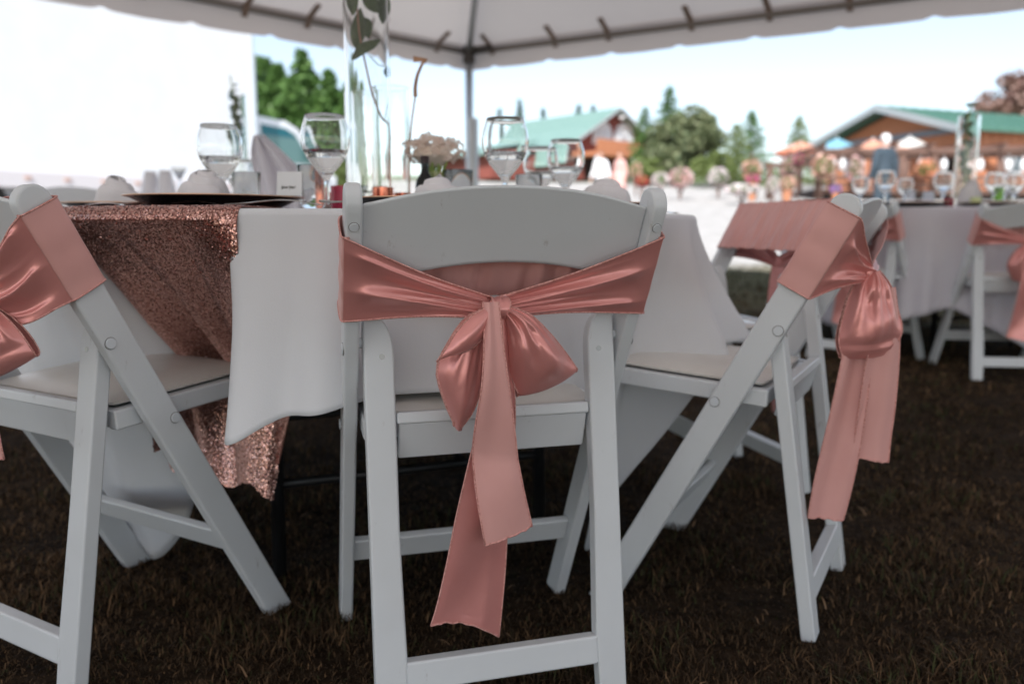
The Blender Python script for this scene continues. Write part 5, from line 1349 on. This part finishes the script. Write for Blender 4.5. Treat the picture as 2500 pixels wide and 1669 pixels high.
M_FLG = two_sided_leaf('bedding_foliage', (.06, .12, .03), (.16, .26, .07), .25)
def bloom_mat(n, a, b): return two_sided_leaf('petals_'+n, a, b, .25)
BL = {'salmon': bloom_mat('salmon', (.74, .38, .29), (.82, .56, .47)), 'pink': bloom_mat('pink', (.78, .42, .42), (.82, .62, .60)), 'orange': bloom_mat('orange', (.80, .28, .15), (.80, .45, .30)),
      'white': bloom_mat('white', (.80, .74, .74), (.82, .66, .66)), 'red': bloom_mat('red', (.60, .04, .06), (.70, .14, .12)), 'violet': bloom_mat('violet', (.36, .16, .55), (.50, .28, .62)), 'magenta': bloom_mat('magenta', (.65, .08, .25), (.72, .2, .35)), 'yellow': bloom_mat('yellow', (.70, .62, .12), (.62, .66, .2))}
M_POT = mat('terracotta', (.50, .22, .12), .8, col2=(.42, .18, .10), scale=5)
def flowers(label, u, v, y, wpx, hpx, col, seed, kind='pot', n=520):
    """flowers in a pot on the ground, or a hanging basket, centred on photo point (u,v)"""
    c = at(u, v, y); g = gz_(c[0], y); wr = wpx/F_PX*y/2; hr = hpx/F_PX*y/2; rg = np.random.default_rng(seed)
    hang = kind == 'basket'
    t = thing('flower_basket' if hang else ('flower_pot' if kind == 'pot' else 'flowering_shrub'), label, 'flowers', (c[0], y, g), 0, 'flowers in front of the lodge')
    zc = max(c[2]-g, hr*.55)
    if hang:
        zc = c[2]-g
        obj('basket', MB().lathe([(0, zc-hr*.9), (wr*.35, zc-hr*.75), (wr*.55, zc-hr*.1), (0, zc-hr*.1)], 14), M_BROWN, t, smooth=True)
        obj('bracket_pole', MB().tube([(0, .03, 0), (0, .03, zc+hr+.25)], .025, 6), M_BROWN, t)
        obj('chain', MB().tube([(0, .03, zc+hr+.25), (0, 0, zc)], .012, 5), M_DARK, t)
    elif kind == 'pot':
        ph = max(.18, zc-hr*.35); obj('pot', MB().lathe([(0, 0), (wr*.45, 0), (wr*.68, ph*.92), (wr*.72, ph), (wr*.6, ph), (0, ph*.9)], 18), M_POT, t, smooth=True, angle=50)
    else:
        obj('stems', MB().tube([(0, 0, 0), (.03, 0, zc)], .03, 6).tube([(0, 0, 0), (-wr*.4, 0, zc)], .02, 6).tube([(0, 0, 0), (wr*.4, .1, zc)], .02, 6), M_BROWN, t)
    def blob(k, sh):
        d = rg.normal(0, 1, (k, 3)); d /= np.linalg.norm(d, axis=1, keepdims=True); d *= (rg.random(k)**.4)[:, None]
        P = d*np.array([wr, min(wr, .8), hr])*sh+np.array([0, 0, zc]); P[:, 2] = np.maximum(P[:, 2], .03); return P
    leaf_cloud('foliage', blob(n, .95), max(.03, wr*.16), M_FLG, t, seed)
    leaf_cloud('blossoms', blob(int(n*.9), 1.03), max(.03, wr*.16), BL[col], t, seed+5, aspect=.9)
    return t
FL = [('salmon hanging basket at the low beam end, by the lime fir', 1835, 415, 28, 46, 50, 'salmon', 'basket'), ('pale salmon hanging basket under the orange parasol', 1925, 410, 28, 44, 60, 'pink', 'basket'), ('violet-pink hanging basket at the pergola corner', 1950, 388, 27.2, 22, 22, 'magenta', 'basket'),
      ('big salmon hanging basket beneath the blue parasol', 2010, 408, 27, 56, 62, 'salmon', 'basket'), ('peach hanging basket right beside the suited man', 2090, 415, 27, 40, 66, 'pink', 'basket'),
      ('bright orange hanging basket between the suited man and the leafy vase', 2262, 412, 27, 48, 44, 'orange', 'basket'), ('round terracotta pot of peach flowers before the dark pergola opening', 1922, 450, 26, 40, 40, 'salmon', 'pot'), ('violet flower pot at the pergola railing', 2040, 462, 26.5, 24, 22, 'violet', 'pot'), ('magenta flower pot beside the salmon basket', 1838, 438, 26.5, 34, 22, 'magenta', 'pot'), ('red flower mound at the barn end of the beds', 1568, 443, 26, 32, 24, 'red', 'shrub'), ('orange-leaved mound behind the red flowers', 1553, 418, 30, 28, 40, 'salmon', 'shrub'),
      ('white flowering mound next to the red flowers', 1612, 440, 27, 40, 36, 'white', 'shrub'), ('pale pink rose bush below the rounded tree', 1662, 435, 27, 56, 50, 'pink', 'shrub'), ('white flowering bush under the lime fir', 1755, 432, 28, 46, 46, 'white', 'shrub'), ('low white flower border near the pots', 1812, 462, 24, 80, 20, 'white', 'shrub'),
      ('white flower clump by the terracotta pot', 1888, 452, 25.5, 28, 44, 'white', 'shrub')]
for k, (lb, u, v, y, w, h, c, kd) in enumerate(FL): flowers(lb, u, v, y, w, h, c, 300+k*7, kd)

# ---- people
def person(label, u, vtop, y, H, yaw, top_m, leg_m, skin_m, hair_m, arms=((.10, .0), (.10, .0)), dress=False, bald=False):
    x = (u-1250)/F_PX*y*.995; g = gz_(x, y)
    t = thing('person', label, 'person', (x, y, g), yaw); k = H/1.78
    V, E_, Rd = [], [], []
    def add(p, r, par=None):
        V.append(tuple(q*k for q in p)); Rd.append((r[0]*k, r[1]*k) if isinstance(r, tuple) else (r*k, r*k))
        if par is not None: E_.append((par, len(V)-1))
        return len(V)-1
    pel = add((0, 0, .96), (.155, .115)); bel = add((0, 0, 1.10), (.150, .105), pel); ch = add((0, .01, 1.28), (.175, .115), bel); sh = add((0, -.005, 1.42), (.15, .085), ch)
    nk = add((0, 0, 1.51), .056, sh); jw = add((0, .018, 1.575), (.068, .082), nk); hd = add((0, .012, 1.66), (.078, .098), jw); tp = add((0, .0, 1.745), (.055, .07), hd)
    for s, (sw, fw_) in zip((-1, 1), arms):
        a = add((s*.19, 0, 1.405), .062, sh); b = add((s*(.235+sw*.3), -.02+fw_*.3, 1.13), .046, a); c = add((s*(.235+sw), .04+fw_, .89), .036, b); d = add((s*(.235+sw), .06+fw_, .81), (.022, .042), c); add((s*(.232+sw), .075+fw_, .745), (.014, .032), d)
        h = add((s*.095, 0, .90), .098, pel); q = add((s*.105, .015, .50), .064, h); an = add((s*.11, -.015, .09), .045, q); add((s*.125, .13, .04), (.042, .03), an)
    me = bpy.data.meshes.new('body'); me.from_pydata(V, E_, []); o = bpy.data.objects.new('body', me); COL.objects.link(o)
    sk = o.modifiers.new('skin', 'SKIN'); ss = o.modifiers.new('sub', 'SUBSURF'); ss.levels = ss.render_levels = 2
    for i, vtx in enumerate(me.skin_vertices[0].data): vtx.radius = Rd[i]; vtx.use_root = (i == 0)
    dg = bpy.context.evaluated_depsgraph_get(); m2 = bpy.data.meshes.new_from_object(o.evaluated_get(dg)); bpy.data.objects.remove(o)
    m2.materials.clear(); body = obj('body', m2, skin_m, t, smooth=True)
    co = np.array([v.co[:] for v in m2.vertices]); no = np.array([v.normal[:] for v in m2.vertices]); F = [tuple(p.vertices) for p in m2.polygons]
    cen = np.array([co[list(f)].mean(0) for f in F])/k
    def shell(name, sel, off, m, bulge=None):
        mb = MB(); vv = co+no*off*k
        if bulge: vv = bulge(vv)
        mb.add(vv, [F[i] for i in np.nonzero(sel)[0]]); me_ = mb.mesh(name); bm = bmesh.new(); bm.from_mesh(me_); bmesh.ops.delete(bm, geom=[v for v in bm.verts if not v.link_faces], context='VERTS'); bm.to_mesh(me_); bm.free()
        return obj(name, me_, m, t, smooth=True, solid=.006)
    arm = np.abs(cen[:, 0]) > .20
    shell('jacket' if not dress else 'dress', ((cen[:, 2] > .86) & (cen[:, 2] < 1.475) & ~(arm & (cen[:, 2] < .90))), .014, top_m, (lambda vv: vv))
    if dress:
        G = np.array([[(r*k*math.cos(a)*(1+.05*math.sin(9*a)), r*.8*k*math.sin(a)*(1+.05*math.sin(9*a)), z*k) for a in np.linspace(0, 2*PI, 41)] for r, z in ((.165, 1.08), (.20, .92), (.25, .70), (.30, .48))]); obj('skirt', MB().grid(G), top_m, t, smooth=True, solid=.004)
    else:
        shell('trousers', ((cen[:, 2] < .90) & (cen[:, 2] > .07) & ~arm), .010, leg_m)
    shell('shoe', (cen[:, 2] <= .075) & (cen[:, 0] < 0), .008, M_DARK); shell('shoe', (cen[:, 2] <= .075) & (cen[:, 0] > 0), .008, M_DARK)
    hs = (cen[:, 2] > (1.66 if not bald else 1.63)) | ((cen[:, 2] > 1.565) & (cen[:, 1] < -.005) & (np.abs(cen[:, 0]) < .12) & (cen[:, 2] > 1.55))
    shell('hair', hs & ~((cen[:, 2] < 1.71) & (cen[:, 1] > .055)), .014, hair_m)
    for s in (-1, 1):
        obj('ear', MB().lathe([(0, -.03), (.018, -.015), (.02, .01), (0, .032)], 8, (s*.082*k, .005*k, 1.635*k)), skin_m, t, smooth=True)
        obj('eye', MB().lathe([(0, -.011), (.011, 0), (0, .011)], 8, (s*.032*k, .093*k, 1.655*k)), M_INK, t, smooth=True)
    obj('nose', MB().add([(0, .102*k, 1.65*k), (-.014*k, .095*k, 1.605*k), (.014*k, .095*k, 1.605*k), (0, .128*k, 1.608*k), (0, .09*k, 1.60*k)], [(0, 1, 3), (0, 3, 2), (1, 4, 3), (3, 4, 2), (0, 2, 4, 1)]), skin_m, t)
    obj('mouth', MB().box((0, .098*k, 1.568*k), (.044*k, .006, .008)), mat('lips', (.45, .16, .14), .5), t)
    return t
M_SKIN = mat('skin', (.60, .36, .27), .5); M_SUIT = mat('slate_suit', (.045, .066, .085), .75, col2=(.036, .055, .072), scale=20); M_WHITEH = mat('white_hair', (.75, .72, .70), .7); M_HAIRB = mat('brown_hair', (.10, .055, .035), .6)
M_WSHIRT = mat('white_shirt', (.80, .78, .78), .8); M_PINKD = mat('blush_dress', (.66, .38, .34), .8); M_GREYT = mat('grey_trousers', (.16, .16, .18), .8); M_MINT = mat('mint_dress', (.45, .72, .62), .8)
person('white-haired person in a slate blue suit seen from behind, walking to the pergola', 2143, 318, 16., 1.80, .35, M_SUIT, M_SUIT, M_SKIN, M_WHITEH, ((.02, .05), (.05, -.03)), bald=True)
person('guest in a white shirt standing before the barn', 1462, 382, 24., 1.55, 2.6, M_WSHIRT, M_GREYT, M_SKIN, M_HAIRB)
person('guest in a blush dress standing beside the white-shirted one', 1508, 380, 24.5, 1.55, 2.2, M_PINKD, M_PINKD, M_SKIN, mat('auburn_hair', (.22, .10, .055), .6), dress=True)
